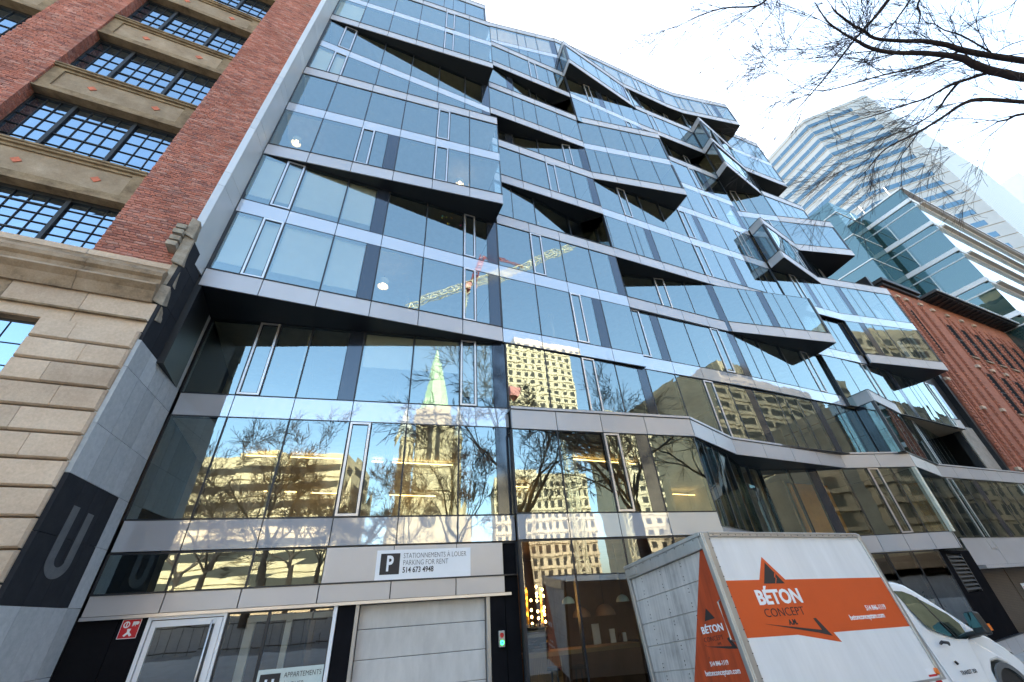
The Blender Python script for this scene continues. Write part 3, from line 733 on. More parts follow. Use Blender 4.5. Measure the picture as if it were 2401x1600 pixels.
for k, (x, y, z, L) in enumerate(single):
    if bm_ is None:
        ob = mm.build('brick', BRICK, None); bm_ = ob.data
    else:
        ob = bpy.data.objects.new('brick', bm_); COL.objects.link(ob)
    ob.parent = BB; ob.location = Vector((x, y, z)) - ORG[BB.name]; ob.scale = (L, 1, 1)
# spandrels and windows of the two bays in view
BAYS = [(-8.97, -5.68), (-13.5, -10.23)]
SP0, SPD_ = 8.85, 3.43
for bi, (x0, x1) in enumerate(BAYS):
    for k in range(-1, 7):
        zs0 = SP0 + k * SPD_; zs1 = zs0 + 1.12
        if k >= 0:
            s = MB(); s.box(x0, x1, YF + .10, 10.0, zs0, zs1); sp = part(s, 'spandrel', CONC, BB)
            # raised border leaving a sunk panel, sill and lower moulding
            s = MB(); s.box(x0 + .0, x1, YF + .06, YF + .10, zs0 + .0, zs0 + .20); s.box(x0, x1, YF + .06, YF + .10, zs1 - .16, zs1)
            s.box(x0, x0 + .26, YF + .06, YF + .10, zs0 + .20, zs1 - .16); s.box(x1 - .26, x1, YF + .06, YF + .10, zs0 + .20, zs1 - .16)
            part(s, 'border', SILL, sp)
            s = MB(); s.box(x0, x1, YF - .03, YF + .30, zs1, zs1 + .06); s.box(x0, x1, YF + .0, YF + .3, zs1 - .07, zs1); bevel(part(s, 'sill', SILL, sp), .012)
            s = MB(); s.box(x0, x1, YF + .02, YF + .3, zs0 - .06, zs0); part(s, 'head_moulding', SILL, sp)
            s = MB()
            for fx in (.30, .74):
                cx = x0 + (x1 - x0) * fx; cz = (zs0 + zs1) / 2 + .02; r_ = .105
                s.extrude([(cx - r_, YF + .10, cz), (cx, YF + .10, cz - r_), (cx + r_, YF + .10, cz), (cx, YF + .10, cz + r_)], (0, -.02, 0))
            part(s, 'terracotta_diamond', DIAM, sp)
        # window above this spandrel
        wz0 = (zs1 + .06) if k >= 0 else 7.05; wz1 = SP0 + (k + 1) * SPD_ - .06
        if wz0 > ZTOP: continue
        fr = MB(); yv = YR
        fr.box(x0, x0 + .04, yv - .04, yv + .04, wz0, wz1); fr.box(x1 - .04, x1, yv - .04, yv + .04, wz0, wz1)
        fr.box(x0, x1, yv - .04, yv + .04, wz0, wz0 + .045); fr.box(x0, x1, yv - .05, yv + .04, wz1 - .10, wz1)
        secs = [x0, x0 + .89, x0 + 2.19, x1]; ncol = [3, 4, 3] if bi == 0 else [3, 4, 3]
        for xs in secs[1:3]: fr.box(xs - .04, xs + .04, yv - .06, yv + .05, wz0, wz1)
        win = part(fr, 'window', STEEL, BB)
        nr = 6 if k == -1 else 5
        zz = [wz0 + .03 + (wz1 - .13 - wz0) * i / nr for i in range(nr + 1)]
        mun = MB(); few = MB()
        for s_ in range(3):
            a, b = secs[s_] + (.05 if s_ else .04), secs[s_ + 1] - .05
            xs = [a + (b - a) * i / ncol[s_] for i in range(ncol[s_] + 1)]
            for x in xs[1:-1]: mun.box(x - .006, x + .006, yv - .028, yv + .02, wz0, wz1)
            for i, z in enumerate(zz[1:-1]):
                h = .016 if (i == nr - 2 and s_ == 1) or (i == 1 and s_ == 1) else .0055
                mun.box(a, b, yv - .03, yv + .02, z - h, z + h)
            for i in range(ncol[s_]):
                for j in range(nr):
                    pm = MB(); t_ = [U(-.003, .003) for _ in range(4)]
                    q = [(xs[i] + .008, yv + t_[0], zz[j] + .008), (xs[i + 1] - .008, yv + t_[1], zz[j] + .008), (xs[i + 1] - .008, yv + t_[2], zz[j + 1] - .008), (xs[i] + .008, yv + t_[3], zz[j + 1] - .008)]
                    if bi == 0 and -1 <= k <= 4: pm.poly(q); part(pm, 'pane', WGLASS, win)
                    else: few.poly(q)
        part(mun, 'glazing_bars', STEEL, win)
        if few.f: part(few, 'panes', WGLASS, win)['kind'] = 'stuff'
        bx = MB(); bx.box(x0, x1, yv + .06, yv + .3, wz0, wz1); part(bx, 'dark_room', SOFFIT, win)
# stone cornice
prof = [(9.30, 7.02), (9.26, 7.02), (9.24, 6.86), (9.10, 6.84), (9.02, 6.72), (9.02, 6.62), (9.08, 6.56), (9.08, 6.42), (9.00, 6.40), (8.96, 6.33), (9.06, 6.22), (9.12, 6.05), (9.14, 5.98), (9.3, 5.98)]
for i in range(9):
    xa = -4.16 - i * 1.32; xb = xa - 1.312
    c = MB(); c.extrude([(xa, y, z) for y, z in prof], (xb - xa, 0, 0)); part(c, 'cornice_block', SILL if i > 2 else SANDDIRT, BB)
for i in range(8):
    xa = -4.20 - i * 1.5
    c = MB(); c.box(xa - 1.49, xa, 9.25, 9.5, 7.02, 7.16); part(c, 'base_course', SAND, BB)
# stone frieze and rusticated blocks
c = MB(); c.box(-5.62, -4.12, 9.22, 9.6, -2.5, 5.22); c.box(-14, -8.2, 9.22, 9.6, -2.5, 5.22); c.box(-8.2, -5.62, 9.22, 9.6, -2.5, 3.2); c.box(-14, -4.12, 9.22, 9.6, 5.225, 6.0); part(c, 'stone_backing', SANDDIRT, BB)
rows = [(5.53, 5.98, 0), (5.25, 5.49, 1)] + [(4.80 - .447 * i, 5.215 - .447 * i, 2 + i) for i in range(17)]
for z0, z1, r in rows:
    x = -4.06; xl = -14.0 if z0 > 5.22 else (-5.60 if 3.2 < z0 else -8.0)
    first = True
    while x > xl + .05:
        L = (.66 if r % 2 else .98) if first else (1.02 if r % 3 else .8)
        if z0 > 5.2: L = 1.15
        a = max(x - L, xl)
        if a - xl < .25: a = xl
        dirt = z0 > 5.2 and x < -5.4
        y0 = 9.20 if z0 > 5.2 else 9.10
        b = MB()
        if z0 > 5.2: b.box(a + .004, x - .004, y0 - U(0, .004), 9.3, z0, z1)
        else:
            g = .026
            b.hexa(((a + .003, y0 + .04, z0), (x - .003, y0 + .04, z0), (x - .003, 9.3, z0), (a + .003, 9.3, z0), (a + .003, y0 + .04, z1), (x - .003, y0 + .04, z1), (x - .003, 9.3, z1), (a + .003, 9.3, z1)))
            ax = a + (g if True else 0) * (1 if a <= xl + .01 else .15); bx_ = x - (g * 1.6 if first else g * .15)
            b.hexa(((ax, y0, z0 + g), (bx_, y0, z0 + g), (x - .003, y0 + .04, z0), (a + .003, y0 + .04, z0), (ax, y0, z1 - g * .6), (bx_, y0, z1 - g * .6), (x - .003, y0 + .04, z1), (a + .003, y0 + .04, z1)))
        part(b, 'stone_block', SANDDIRT if dirt else SAND, BB)
        x = a; first = False
c = MB(); c.box(-14, -4.08, 9.13, 9.3, 5.49, 5.53); part(c, 'string_moulding', SILL, BB)
# low window at the frame's left edge
c = MB(); c.box(-8.2, -5.62, 9.35, 9.4, 3.2, 5.2); w_ = part(c, 'window', STEEL, BB)
for i in range(6):
    for j in range(4):
        q = MB(); x = -8.1 + i * .41; z = 3.3 + j * .46; q.poly([(x + .015, 9.33, z + .015), (x + .395, 9.33, z + .015), (x + .395, 9.33, z + .445), (x + .015, 9.33, z + .445)]); part(q, 'pane', WGLASS, w_)
# remnant of carved stone left at the corner
rem = MB()
for (xa, xb, ya, yb, za, zc) in ((-4.24, -4.02, 9.06, 9.36, 8.05, 8.62), (-4.22, -3.99, 9.12, 9.46, 7.2, 8.05), (-4.2, -3.98, 9.2, 9.66, 6.55, 7.18), (-4.18, -3.97, 9.16, 9.42, 6.05, 6.52), (-4.17, -3.96, 9.22, 9.5, 5.62, 6.02)):
    rem.hexa(((xa, ya, za), (xb, ya + .03, za + U(-.1, .02)), (xb, yb, za + U(0, .12)), (xa, yb, za), (xa, ya, zc), (xb - .02, ya + .02, zc - U(0, .08)), (xb - .02, yb - U(0, .1), zc - U(.05, .2)), (xa, yb, zc)))
bevel(part(rem, 'carved_stone_remnant', OLDSTONE, BB), .02)
rem = MB()
for i in range(4): rem.box(-4.42, -4.22, 8.98 + .02 * (i % 2), 9.3, 7.55 + i * .2, 7.68 + i * .2)
part(rem, 'corbel', OLDSTONE, BB)

# ================================================================== GRANITE END PIER between the two buildings
GP = thing('granite_pier', (-3.9, 10, -2.5), 'splayed pale granite pier bearing a letter U between the brick and glass buildings', 'pier')
G0, G1 = (-4.0, 9.2), (-3.76, 11.42)
GL = math.hypot(G1[0] - G0[0], G1[1] - G0[1])
def onG(s): return lerp(G0, G1, s / GL)
vs = [0, .52, .95, 1.39, 1.76, 2.19]
hs = [(-2.43, -1.45, 0), (-1.445, -.48, 0), (-.475, .50, 0), (.505, 1.47, 1), (1.475, 2.37, 1), (2.375, 3.26, 0), (3.265, 4.43, 0), (4.435, 5.06, 0)]
for z0, z1, dk in hs:
    for i in range(5):
        g = MB(); g.obox(onG(vs[i] + .004), onG(vs[i + 1] - .004), z0, z1 - .004, -.1, 0)
        part(g, 'granite_slab', GRAND if dk and i < 4 else GRAN, GP)
    g = MB(); g.hexa(((-4.10, 9.17, z0), (-4.0, 9.199, z0), (-4.0, 9.4, z0), (-4.10, 9.4, z0), (-4.10, 9.17, z1 - .004), (-4.0, 9.199, z1 - .004), (-4.0, 9.4, z1 - .004), (-4.10, 9.4, z1 - .004)))
    part(g, 'granite_edge', GRAND if dk else GRAN, GP)
for i, (z0, z1) in enumerate(((5.065, 6.1), (6.105, 7.25), (7.255, 7.95))):
    for j in range(3 if i < 2 else 1):
        a, b = (0, .45, .98)[j], (.45, .98, 2.19 if i < 2 else 1.2)[j] if i < 2 else .85
        g = MB(); g.obox(onG(a + .004), onG(b - .004), z0, z1 - .004, -.1, 0); part(g, 'granite_slab', GRAND if j < 2 else GRAN, GP)
g = MB(); g.obox((-4.12, 9.3), (-3.87, 11.42), -2.5, 7.9, -.2, -.13); part(g, 'pier_backing', SOFFIT, GP)
# inlaid letter U
us = []
R0, R1, sc_, zc = .345, .155, .875, 1.15
n = 18
pts = [(.53, 1.96), (.53, zc)] + [(sc_ - R0 * math.cos(a), zc - .27 * math.sin(a)) for a in [math.pi * i / n for i in range(1, n)]] + [(1.22, zc), (1.22, 1.93), (1.02, 1.93), (1.02, zc)] + \
      [(sc_ + .01 + (R1 - .01) * math.cos(a), zc - .10 * math.sin(a)) for a in [math.pi * i / n for i in range(1, n)]] + [(.73, zc), (.73, 1.96)]
nx, ny = (G1[1] - G0[1]) / GL, -(G1[0] - G0[0]) / GL
g = MB(); g.extrude([(onG(s)[0] + nx * .001, onG(s)[1] + ny * .001, z) for s, z in pts], (nx * .004, ny * .004, 0)); part(g, 'letter_u', GRANM, GP)
# metal casing higher up
mz = [7.6, 10.22, 10.8, 13.15, 13.7, 16.1, 16.6, 19.0, 19.5, 21.9, 22.4, 24.8, 25.3, 27.7, 28.2, 30.6, 31.2, 33.3]
for i in range(len(mz) - 1):
    g = MB(); g.obox((-4.03, 9.25), (-3.875, 9.995), mz[i] + .006, mz[i + 1] - .006, -.08, 0); part(g, 'casing_panel', PIERM, GP)
    g = MB(); g.obox((-4.20, 9.22), (-4.035, 9.235), mz[i] + .006, mz[i + 1] - .006, -.08, 0); part(g, 'casing_edge', PIERM, GP)
g = MB(); g.obox((-4.20, 9.35), (-3.9, 10.0), 7.6, 33.3, -.25, -.12); part(g, 'casing_backing', SOFFIT, GP)

# fire connection, signs and small things on the glass building's front
def place_on(s, d=0): 
    a = onA(s); return (a[0] + (LB[1] - LA[1]) / 8.379 * d, a[1] - (LB[0] - LA[0]) / 8.379 * d)
ax_ = ((LB[0] - LA[0]) / 8.379, (LB[1] - LA[1]) / 8.379, 0)
def sign(name, s0, s1, z0, z1, mat, label, cat, d0=.036, d1=.05):
    t = thing(name, (*onA((s0 + s1) / 2), z0), label, cat)
    b = MB(); b.obox(onA(s0), onA(s1), z0, z1, d0, d1); b.build('board', mat, t); return t
def flat(t, s0, s1, z0, z1, d, mat, name):
    b = MB(); b.obox(onA(s0), onA(s1), z0, z1, d, d + .002); return b.build(name, mat, t)
def tx_(t, body, s, z, size, mat, sx=.8, bold=0, d=.0525):
    return text(body, (*place_on(s, d), z), ax_, (0, 0, 1), size, mat, t, sx, bold)
t = sign('parking_sign', 5.11, 7.23, .715, 1.305, TEXTW, 'white parking for rent sign above the garage door', 'sign')
flat(t, 5.2, 5.62, .82, 1.235, .051, TEXTD, 'pictogram_square')
tx_(t, 'P', 5.325, .895, .42, TEXTW, .72, .012, .0545)
tx_(t, 'STATIONNEMENTS À LOUER', 5.69, 1.13, .150, TEXTG, .742, -.0015)
tx_(t, 'PARKING FOR RENT', 5.69, .99, .150, TEXTG, .742, -.0015)
tx_(t, '514 673 4948', 5.69, .845, .155, TEXTD, .80, .003)
t = sign('apartments_sign', 3.20, 4.35, -1.35, -.655, solid('sign_pale', (.55, .62, .60), .4), 'pale apartments for rent sign inside the window beside the door', 'sign', .004, .016)
flat(t, 3.25, 3.60, -1.12, -.725, .017, TEXTD, 'logo_square')
tx_(t, 'U', 3.34, -1.02, .30, TEXTW, .8, .012, .021)
tx_(t, 'APPARTEMENTS', 3.66, -.80, .115, TEXTD, .80, -.001, .018)
tx_(t, 'À LOUER', 3.66, -.945, .115, TEXTD, .80, -.001, .018)
t = sign('fire_connection_sign', .68, .98, -.01, .29, RED, 'red fire department connection sign on the black granite', 'sign', -.018, -.008)
b = MB()
for (s0, s1, z0, z1) in ((.68, .98, -.01, -.002), (.68, .98, .282, .29), (.68, .687, -.01, .29), (.973, .98, -.01, .29)): b.obox(onA(s0), onA(s1), z0, z1, -.008, -.005)
b.build('border', TEXTW, t)
def disc(t, s, z, r, r2, d, mat, name, n=20):
    b = MB(); P = lambda rr, a: (*place_on(s + rr * math.cos(a), d), z + rr * math.sin(a))
    for i in range(n):
        a0, a1 = 2 * math.pi * i / n, 2 * math.pi * (i + 1) / n
        if r2: b.poly([P(r, a0), P(r, a1), P(r2, a1), P(r2, a0)])
        else: b.poly([(*place_on(s, d), z), P(r, a0), P(r, a1)])
    return b.build(name, mat, t)
disc(t, .765, .205, .052, .034, -.004, TEXTW, 'ring'); flat(t, .757, .773, .165, .245, -.006, TEXTW, 'ring_bar')
b = MB(); b.obox(onA(.855), onA(.945), .20, .25, -.006, -.004); b.obox(onA(.855), onA(.865), .175, .25, -.006, -.004); b.obox(onA(.875), onA(.885), .18, .25, -.006, -.004); b.obox(onA(.90), onA(.91), .175, .25, -.006, -.004); b.obox(onA(.945), onA(.955), .21, .24, -.006, -.004)
b.build('hose_icon', TEXTW, t)
b = MB(); P = lambda s, z: (*place_on(s, -.004), z)
b.poly([P(.80, .14), P(.86, .14), P(.85, .09), P(.81, .09)]); b.poly([P(.81, .09), P(.85, .09), P(.90, .04), P(.87, .02), P(.83, .06), P(.79, .02), P(.76, .04)]); b.build('siamese_icon', TEXTW, t)
t = thing('signal_light', (*onA(7.91), -.65), 'small red and green garage signal light on the black pillar', 'signal light')
b = MB(); b.obox(onA(7.845), onA(7.98), -.645, -.355, -.02, .07); bevel(b.build('housing', ALU, t), .01)
disc(t, 7.912, -.435, .046, 0, .0715, REDL, 'red_lamp')
b = MB()
for i in range(8):
    a = 2 * math.pi * i / 8
    s, z = 7.912 + .030 * math.cos(a), -.565 + .030 * math.sin(a)
    b.obox(onA(s - .008), onA(s + .008), z - .008, z + .008, .071, .076)
b.build('green_leds', emit('green_led', (.02, 1, .15), 5), t)
disc(t, 7.912, -.565, .046, .0, .0705, emit('green_glow', (.0, .35, .05), .7), 'green_lamp')
t = thing('fire_department_inlet', (-3.55, 11.2, -1.0), 'brass and steel siamese fire inlet on the wall by the granite pier', 'fire inlet')
base = Vector((*place_on(.13, 0), -.72))
b = MB(); n_ = Vector((ax_[1], -ax_[0], 0)); b.tube([base, base + n_ * .12], [.11, .11], 16); b.build('flange', ALU, t, smooth=False)
b = MB(); b.tube([base + n_ * .1, base + n_ * .25 + Vector((-.03, 0, -.05))], [.06, .05], 10); b.tube([base + n_ * .1, base + n_ * .25 + Vector((.08, 0, -.06))], [.05, .045], 10); b.build('outlet', ALU, t)
b = MB(); b.tube([base + n_ * .25 + Vector((-.03, 0, -.05)), base + n_ * .29 + Vector((-.035, 0, -.06))], .055, 10); b.build('cap', BLACKM, t)

# ------------------------------------------------------------------ lamps inside
LED = emit('warm_led', (1.0, .60, .20), 1.6)
ORD = ['first', 'second', 'third', 'fourth', 'fifth', 'sixth', 'seventh', 'eighth', 'ninth', 'tenth', 'eleventh', 'twelfth', 'thirteenth']
# (pixel start, pixel end, height)
k = 0
for (pa, pb, zc_) in (((577, 1068), (800, 1076), 4.25), ((872, 1082), (1061, 1091), 4.25), ((619, 1152), (695, 1154), 4.25), ((731, 1156), (800, 1158), 4.25), ((914, 1161), (1021, 1164), 4.25),
                      ((1333, 1076), (1450, 1085), 4.1), ((1205, 1141), (1283, 1145), 4.1), ((1474, 1087), (1489, 1088), 4.1), ((1552, 1158), (1700, 1164), 4.1), ((2198, 1171), (2240, 1175), 4.1)):
    A_ = ray(*pa); B_ = ray(*pb); A_ = A_ * (zc_ / A_.z); B_ = B_ * (zc_ / B_.z)
    if A_.y > 24 or B_.y > 24: continue
    if A_.y > 14.8: A_ = A_ * (14.6 / A_.y); B_ = B_ * (14.6 / B_.y)
    if B_.y > 14.9: B_ = B_ * (14.8 / B_.y)
    b = MB(); b.tube([A_, B_], .016, 4); o = b.build('linear_light', LED)
    tag(o, '%s glowing line light from the left behind the office glass' % ORD[k], 'ceiling light', 'glowing line lights in the first-floor office'); k += 1
def pendant(px, z, r, mat, label, drop=.55, y=None):
    d = ray(*px); p = d * (y / d.y) if y else d * (z / d.z)
    t = thing('pendant_lamp', (p.x, p.y, p.z - r * .4), label, 'pendant lamp')
    b = MB(); b.lathe((p.x, p.y, p.z - r * .45), [(r * math.cos(a) if a < 1.55 else .015, r * .95 * math.sin(a)) for a in [i * 1.56 / 8 for i in range(9)]], 18); b.build('lamp_shade', mat, t, smooth=True)
    b = MB(); b.tube([(p.x, p.y, p.z + r * .5), (p.x, p.y, p.z + drop)], .008, 5); b.build('cord', BLACKM, t)
MINT = solid('mint_enamel', (.68, .78, .70), .35); TAUPE = solid('taupe_enamel', (.34, .22, .15), .5)
pendant((1332, 1408), 0, .15, MINT, 'mint white dome lamp on the left in the restaurant window', 1.2, 9.75)
pendant((1459, 1403), 0, .155, MINT, 'mint white dome lamp nearest the truck in the restaurant window', 1.2, 9.6)
pendant((1363, 1436), 0, .26, TAUPE, 'brown dome lamp deeper in the restaurant, behind the left mint lamp', 1.0, 12.2)
pendant((1418, 1430), 0, .30, TAUPE, 'wide brown dome lamp in the middle of the restaurant', 1.0, 12.2)
def room_lamp(px, y, r, label):
    d = ray(*px); p = d * (y / d.y)
    t = thing('drum_lamp', (p.x, p.y, p.z - r), label, 'pendant lamp')
    b = MB(); b.lathe((p.x, p.y, p.z - r * .8), [(r, 0), (r * 1.0, r * 1.5), (r * .95, r * 1.6)], 20); b.build('lamp_shade', solid('lamp_paper', (.8, .76, .66), .8), t, smooth=True)
    b = MB(); b.lathe((p.x, p.y, p.z - r * .4), [(.02, -.05), (.06, 0), (.06, .06), (.02, .1)], 10); b.build('bulb', emit('warm_bulb', (1, .7, .4), 2.5), t)
    b = MB(); b.tube([(p.x, p.y, p.z + r * .8), (p.x, p.y, p.z + r * 2.0)], .01, 5); b.build('cord', BLACKM, t)
room_lamp((899, 665), 10.6, .17, 'round white lit lamp hanging behind the glass at the sixth panel')
room_lamp((696, 332), 10.5, .16, 'white drum lamp behind glass near the metal pier, high up')
room_lamp((1078, 428), 10.2, .16, 'white drum lamp behind the glass near the jutting box corner')
for i, (px, col, nm) in enumerate((((1037, 507), (.1, .55, .7), 'blue'), ((1037, 511), (.8, .7, .1), 'yellow'), ((1046, 510), (.6, .7, .1), 'lime'), ((1059, 512), (.8, .45, .1), 'orange'), ((1050, 525), (.85, .6, .1), 'amber'), ((1080, 529), (.8, .1, .3), 'pink'))):
    d = ray(*px); p = d * (10.14 / d.y); b = MB(); b.box(p.x - .035, p.x + .035, p.y, p.y + .004, p.z - .035, p.z + .035)
    tag(b.build('sticky_note', solid('note_' + nm, col, .8)), '%s paper note stuck inside the glass under the black soffit' % nm, 'paper note', 'coloured paper notes on one window')
a_ = ray(1838, 1110); a_ = a_ * (12.3 / a_.y); c_ = ray(1925, 1110); c_ = c_ * (12.3 / c_.y)
m = MB(); m.box(a_.x, c_.x, 12.3, 12.4, 1.2, 4.1); part(m, 'amber_partition', solid('amber_wall', (.85, .36, .02), .5))
# sconce of bare bulbs and the espresso machine
t = thing('bulb_column', (5.2, 11, -1.0), 'pair of vertical brass strips with rows of glowing bare bulbs in the restaurant', 'wall lamp')
def P_(px, y): d = ray(*px); return d * (y / d.y)
b = MB(); b.tube([P_((1234, 1378), 11.4), P_((1239, 1478), 11.4)], .035, 4); b.tube([P_((1267, 1378), 11.4), P_((1273, 1470), 11.4)], .035, 4); b.build('strip', solid('brass', (.7, .45, .12), .3, .8), t)
b = MB()
for px in ((1225, 1386), (1257, 1376), (1271, 1383), (1258, 1392), (1226, 1402), (1245, 1408), (1259, 1399), (1274, 1398), (1226, 1417), (1259, 1409), (1246, 1431), (1276, 1424), (1275, 1433), (1261, 1434), (1228, 1441), (1247, 1447), (1277, 1441), (1263, 1450), (1248, 1463), (1279, 1458)):
    c = P_(px, 11.3); b.lathe((c.x, c.y, c.z), [(.001, -.036), (.028, -.013), (.028, .013), (.001, .036)], 8)
b.build('bulbs', emit('bulb', (1, .52, .18), 10), t)['kind'] = 'stuff'
c0 = P_((1260, 1500), 11.0)
t = thing('espresso_machine', (c0.x, c0.y, c0.z - .3), 'chrome espresso machine on the restaurant counter', 'coffee machine')
CHROME = solid('chrome', (.75, .74, .72), .12, 1, .05)
b = MB(); b.box(c0.x - .32, c0.x + .32, c0.y, c0.y + .5, c0.z - .28, c0.z - .16); bevel(b.build('base', CHROME, t), .02)
b = MB(); b.tube([(c0.x - .33, c0.y + .25, c0.z + .04), (c0.x + .33, c0.y + .25, c0.z + .04)], [.19, .19], 18); b.build('boiler', CHROME, t, smooth=False)
b = MB(); b.box(c0.x - .34, c0.x + .34, c0.y + .02, c0.y + .5, c0.z + .22, c0.z + .25); b.build('cup_tray', CHROME, t)
b = MB()
for i in range(5): b.lathe((c0.x - .26 + i * .13, c0.y + .2, c0.z + .25), [(.03, 0), (.042, .06)], 10)
b.build('cups', WHITEP, t)
b = MB(); b.box(c0.x - .30, c0.x - .1, c0.y - .02, c0.y + .1, c0.z - .16, c0.z - .08); b.box(c0.x + .1, c0.x + .3, c0.y - .02, c0.y + .1, c0.z - .16, c0.z - .08); b.build('group_head', BLACKM, t)
t = thing('bar_counter', (7, 11, -2.4), 'slatted oak bar counter with a pale top inside the restaurant', 'counter')
p0 = P_((1228, 1540), 10.9); p1 = P_((1505, 1521), 10.6)
b = MB(); b.obox((p0.x, p0.y), (p1.x, p1.y), p0.z - .05, p0.z + .04, -.6, .03); b.build('counter_top', solid('oak_top', (.55, .35, .17), .4), t)
pm_ = lerp((p0.x, p0.y), (p1.x, p1.y), .30); L = math.hypot(pm_[0] - p0.x, pm_[1] - p0.y); b = MB()
ns = int(L / .045)
for i in range(ns): b.obox(lerp((p0.x, p0.y), pm_, i / ns), lerp((p0.x, p0.y), pm_, (i + .7) / ns), -2.38, p0.z - .05, -.1, 0)
b.build('front_slats', WOOD, t)
bk = P_((1400, 1512), 12.6)
t = thing('back_bar', (bk.x, 12.7, -2.4), 'dark back bar shelf behind the restaurant counter', 'shelf')
b = MB(); b.box(bk.x - 1.6, bk.x + 1.8, 12.6, 13.0, bk.z - .05, bk.z); b.build('shelf_board', BARK, t); b = MB(); b.box(bk.x - 1.6, bk.x + 1.8, 12.7, 13.0, -2.4, bk.z - .05); b.build('cabinet', DARKI, t)
for i, (dx, h, w2, lab) in enumerate(((.05, .50, .12, 'tall white card standing on the restaurant back bar'), (.62, .34, .09, 'short white card on the back bar beside the bottles'), (1.05, .22, .06, 'small cream box at the right end of the back bar'))):
    b = MB(); b.box(bk.x + dx - w2, bk.x + dx + w2, 12.62, 12.66, bk.z, bk.z + h); tag(b.build('menu_card', WHITEP), lab, 'card')
for i in range(6):
    b = MB(); b.lathe((bk.x + .78 + i * .09, 12.8, bk.z), [(.035, 0), (.035, .2), (.012, .26), (.012, .33)], 10); tag(b.build('bottle', solid('bottle_amber', (.22, .10, .04), .2) if i == 0 else MATS['bottle_amber']), '%s amber bottle from the left in the row on the restaurant back bar' % ORD[i], 'bottle', 'amber bottles on the back bar')
for i, (px, lab) in enumerate((((1300, 1572), 'black bar stool beside the slatted counter front'), ((1356, 1568), 'black bar stool standing right of the other stool'))):
    c = P_(px, 10.55); t = thing('bar_stool', (c.x, c.y, -2.4), lab, 'bar stool')
    b = MB(); b.lathe((c.x, c.y, c.z), [(.01, 0), (.17, 0), (.18, .03), (.17, .06), (.01, .06)], 16); b.build('seat', BLACKM, t)
    b = MB()
    for a in range(4): an = a * math.pi / 2 + .4; b.tube([(c.x + .08 * math.cos(an), c.y + .08 * math.sin(an), c.z), (c.x + .2 * math.cos(an), c.y + .2 * math.sin(an), -2.4)], .014, 5)
    b.build('legs', BLACKM, t)
c = P_((2178, 1398), 10.6)
t = thing('hanging_plant', (c.x, c.y, c.z - .5), 'green trailing plant behind the glass above the van roof', 'plant')
b = MB(); rn = random.Random(3)
for i in range(90):
    a = rn.uniform(0, 6.28); r = rn.uniform(.05, .42); z = rn.uniform(-.45, .25) - r * .5; x, y = c.x + r * math.cos(a), c.y + r * .6 * math.sin(a)
    d_ = Vector((rn.uniform(-1, 1), rn.uniform(-1, 1), rn.uniform(-1.6, .2))).normalized() * .13; s_ = Vector((rn.uniform(-1, 1), rn.uniform(-1, 1), 0)).normalized() * .022; q = Vector((x, y, c.z + z))
    b.poly([q, q + d_ * .5 + s_, q + d_, q + d_ * .5 - s_])
b.build('leaves', LEAFG, t)['kind'] = 'stuff'
b = MB(); b.lathe((c.x, c.y, c.z - .1), [(.06, -.16), (.1, .0), (.09, .0)], 12); b.build('pot', WHITEP, t)

# ================================================================== RIGHT BRICK BUILDING
RWIN = solid('recessed_window', (.022, .022, .024), .6, spec=0)
RB = thing('brick_school', (46, 14, -2.5), 'orange red brick building with narrow windows and a dark overhanging eave at right', 'brick building')
X0 = 37.3
m = MB(); m.box(X0, 78, 10.0, 24, 4.9, 19.6); m.box(35.9, X0, 10.05, 24, 4.9, 11.1); part(m, 'wall', FARBRICK, RB)
m = MB(); m.box(X0 - .1, 42.5, 9.8, 24, 19.5, 19.75); m.box(43.5, 78, 9.0, 24, 19.66, 19.78); part(m, 'eave_soffit', SOFFIT, RB)
m = MB(); m.box(X0 - .2, 42.5, 9.6, 24, 19.75, 20.05); m.box(43.3, 78.2, 8.85, 24, 19.78, 20.0); part(m, 'eave', STEEL, RB)
for i in range(80):
    m = MB(); x = 43.4 + i * .45; m.box(x, x + .26, 8.79, 8.86, 19.8, 19.98); part(m, 'eave_rib', GRAN, RB)
m = MB()
for i in range(42): m.box(43.7 + i * .82, 43.8 + i * .82, 9.05, 9.9, 19.56, 19.66)
part(m, 'eave_rafters', STEEL, RB)['kind'] = 'stuff'
def dentil(xa, xb, z0, z1, y0=9.86):
    m = MB(); n = int((z1 - z0) / .27)
    m.box(xa, xb, y0 + .06, 10.0, z0, z1)
    for i in range(n): m.box(xa, xb, y0, y0 + .06, z0 + i * .27, z0 + i * .27 + .14)
    return part(m, 'brick_pilaster', FARBRICK, RB)
for xa, xb in ((37.5, 37.8), (38.5, 38.8), (40.0, 40.25), (41.5, 41.75)): dentil(xa, xb, 5.1, 18.6)
dentil(36.2, 36.6, 5.3, 11.0)
for i in range(12):
    xa = 44.0 + i * 2.25
    for xx in (xa - .28, xa + 1.1): dentil(xx, xx + .2, 5.2, 18.3, 9.9)
    for z0, z1 in ((14.2, 17.4), (9.4, 12.8), (5.4, 8.2)):
        m = MB(); m.box(xa, xa + .98, 9.985, 9.998, z0, z1); wn = part(m, 'window', RWIN, RB)
        m = MB(); m.box(xa, xa + .05, 9.96, 10.0, z0, z1); m.box(xa + .93, xa + .98, 9.96, 10.0, z0, z1); m.box(xa, xa + .98, 9.96, 10, (z0 + z1) / 2, (z0 + z1) / 2 + .06); part(m, 'frame', STEEL, wn)
        m = MB(); m.box(xa - .08, xa + 1.06, 9.86, 10.0, z0 - .12, z0); part(m, 'sill', CONC, wn)
m = MB(); m.box(38.95, 39.5, 9.96, 10.0, 13.6, 17.6); wn = part(m, 'window', RWIN, RB)
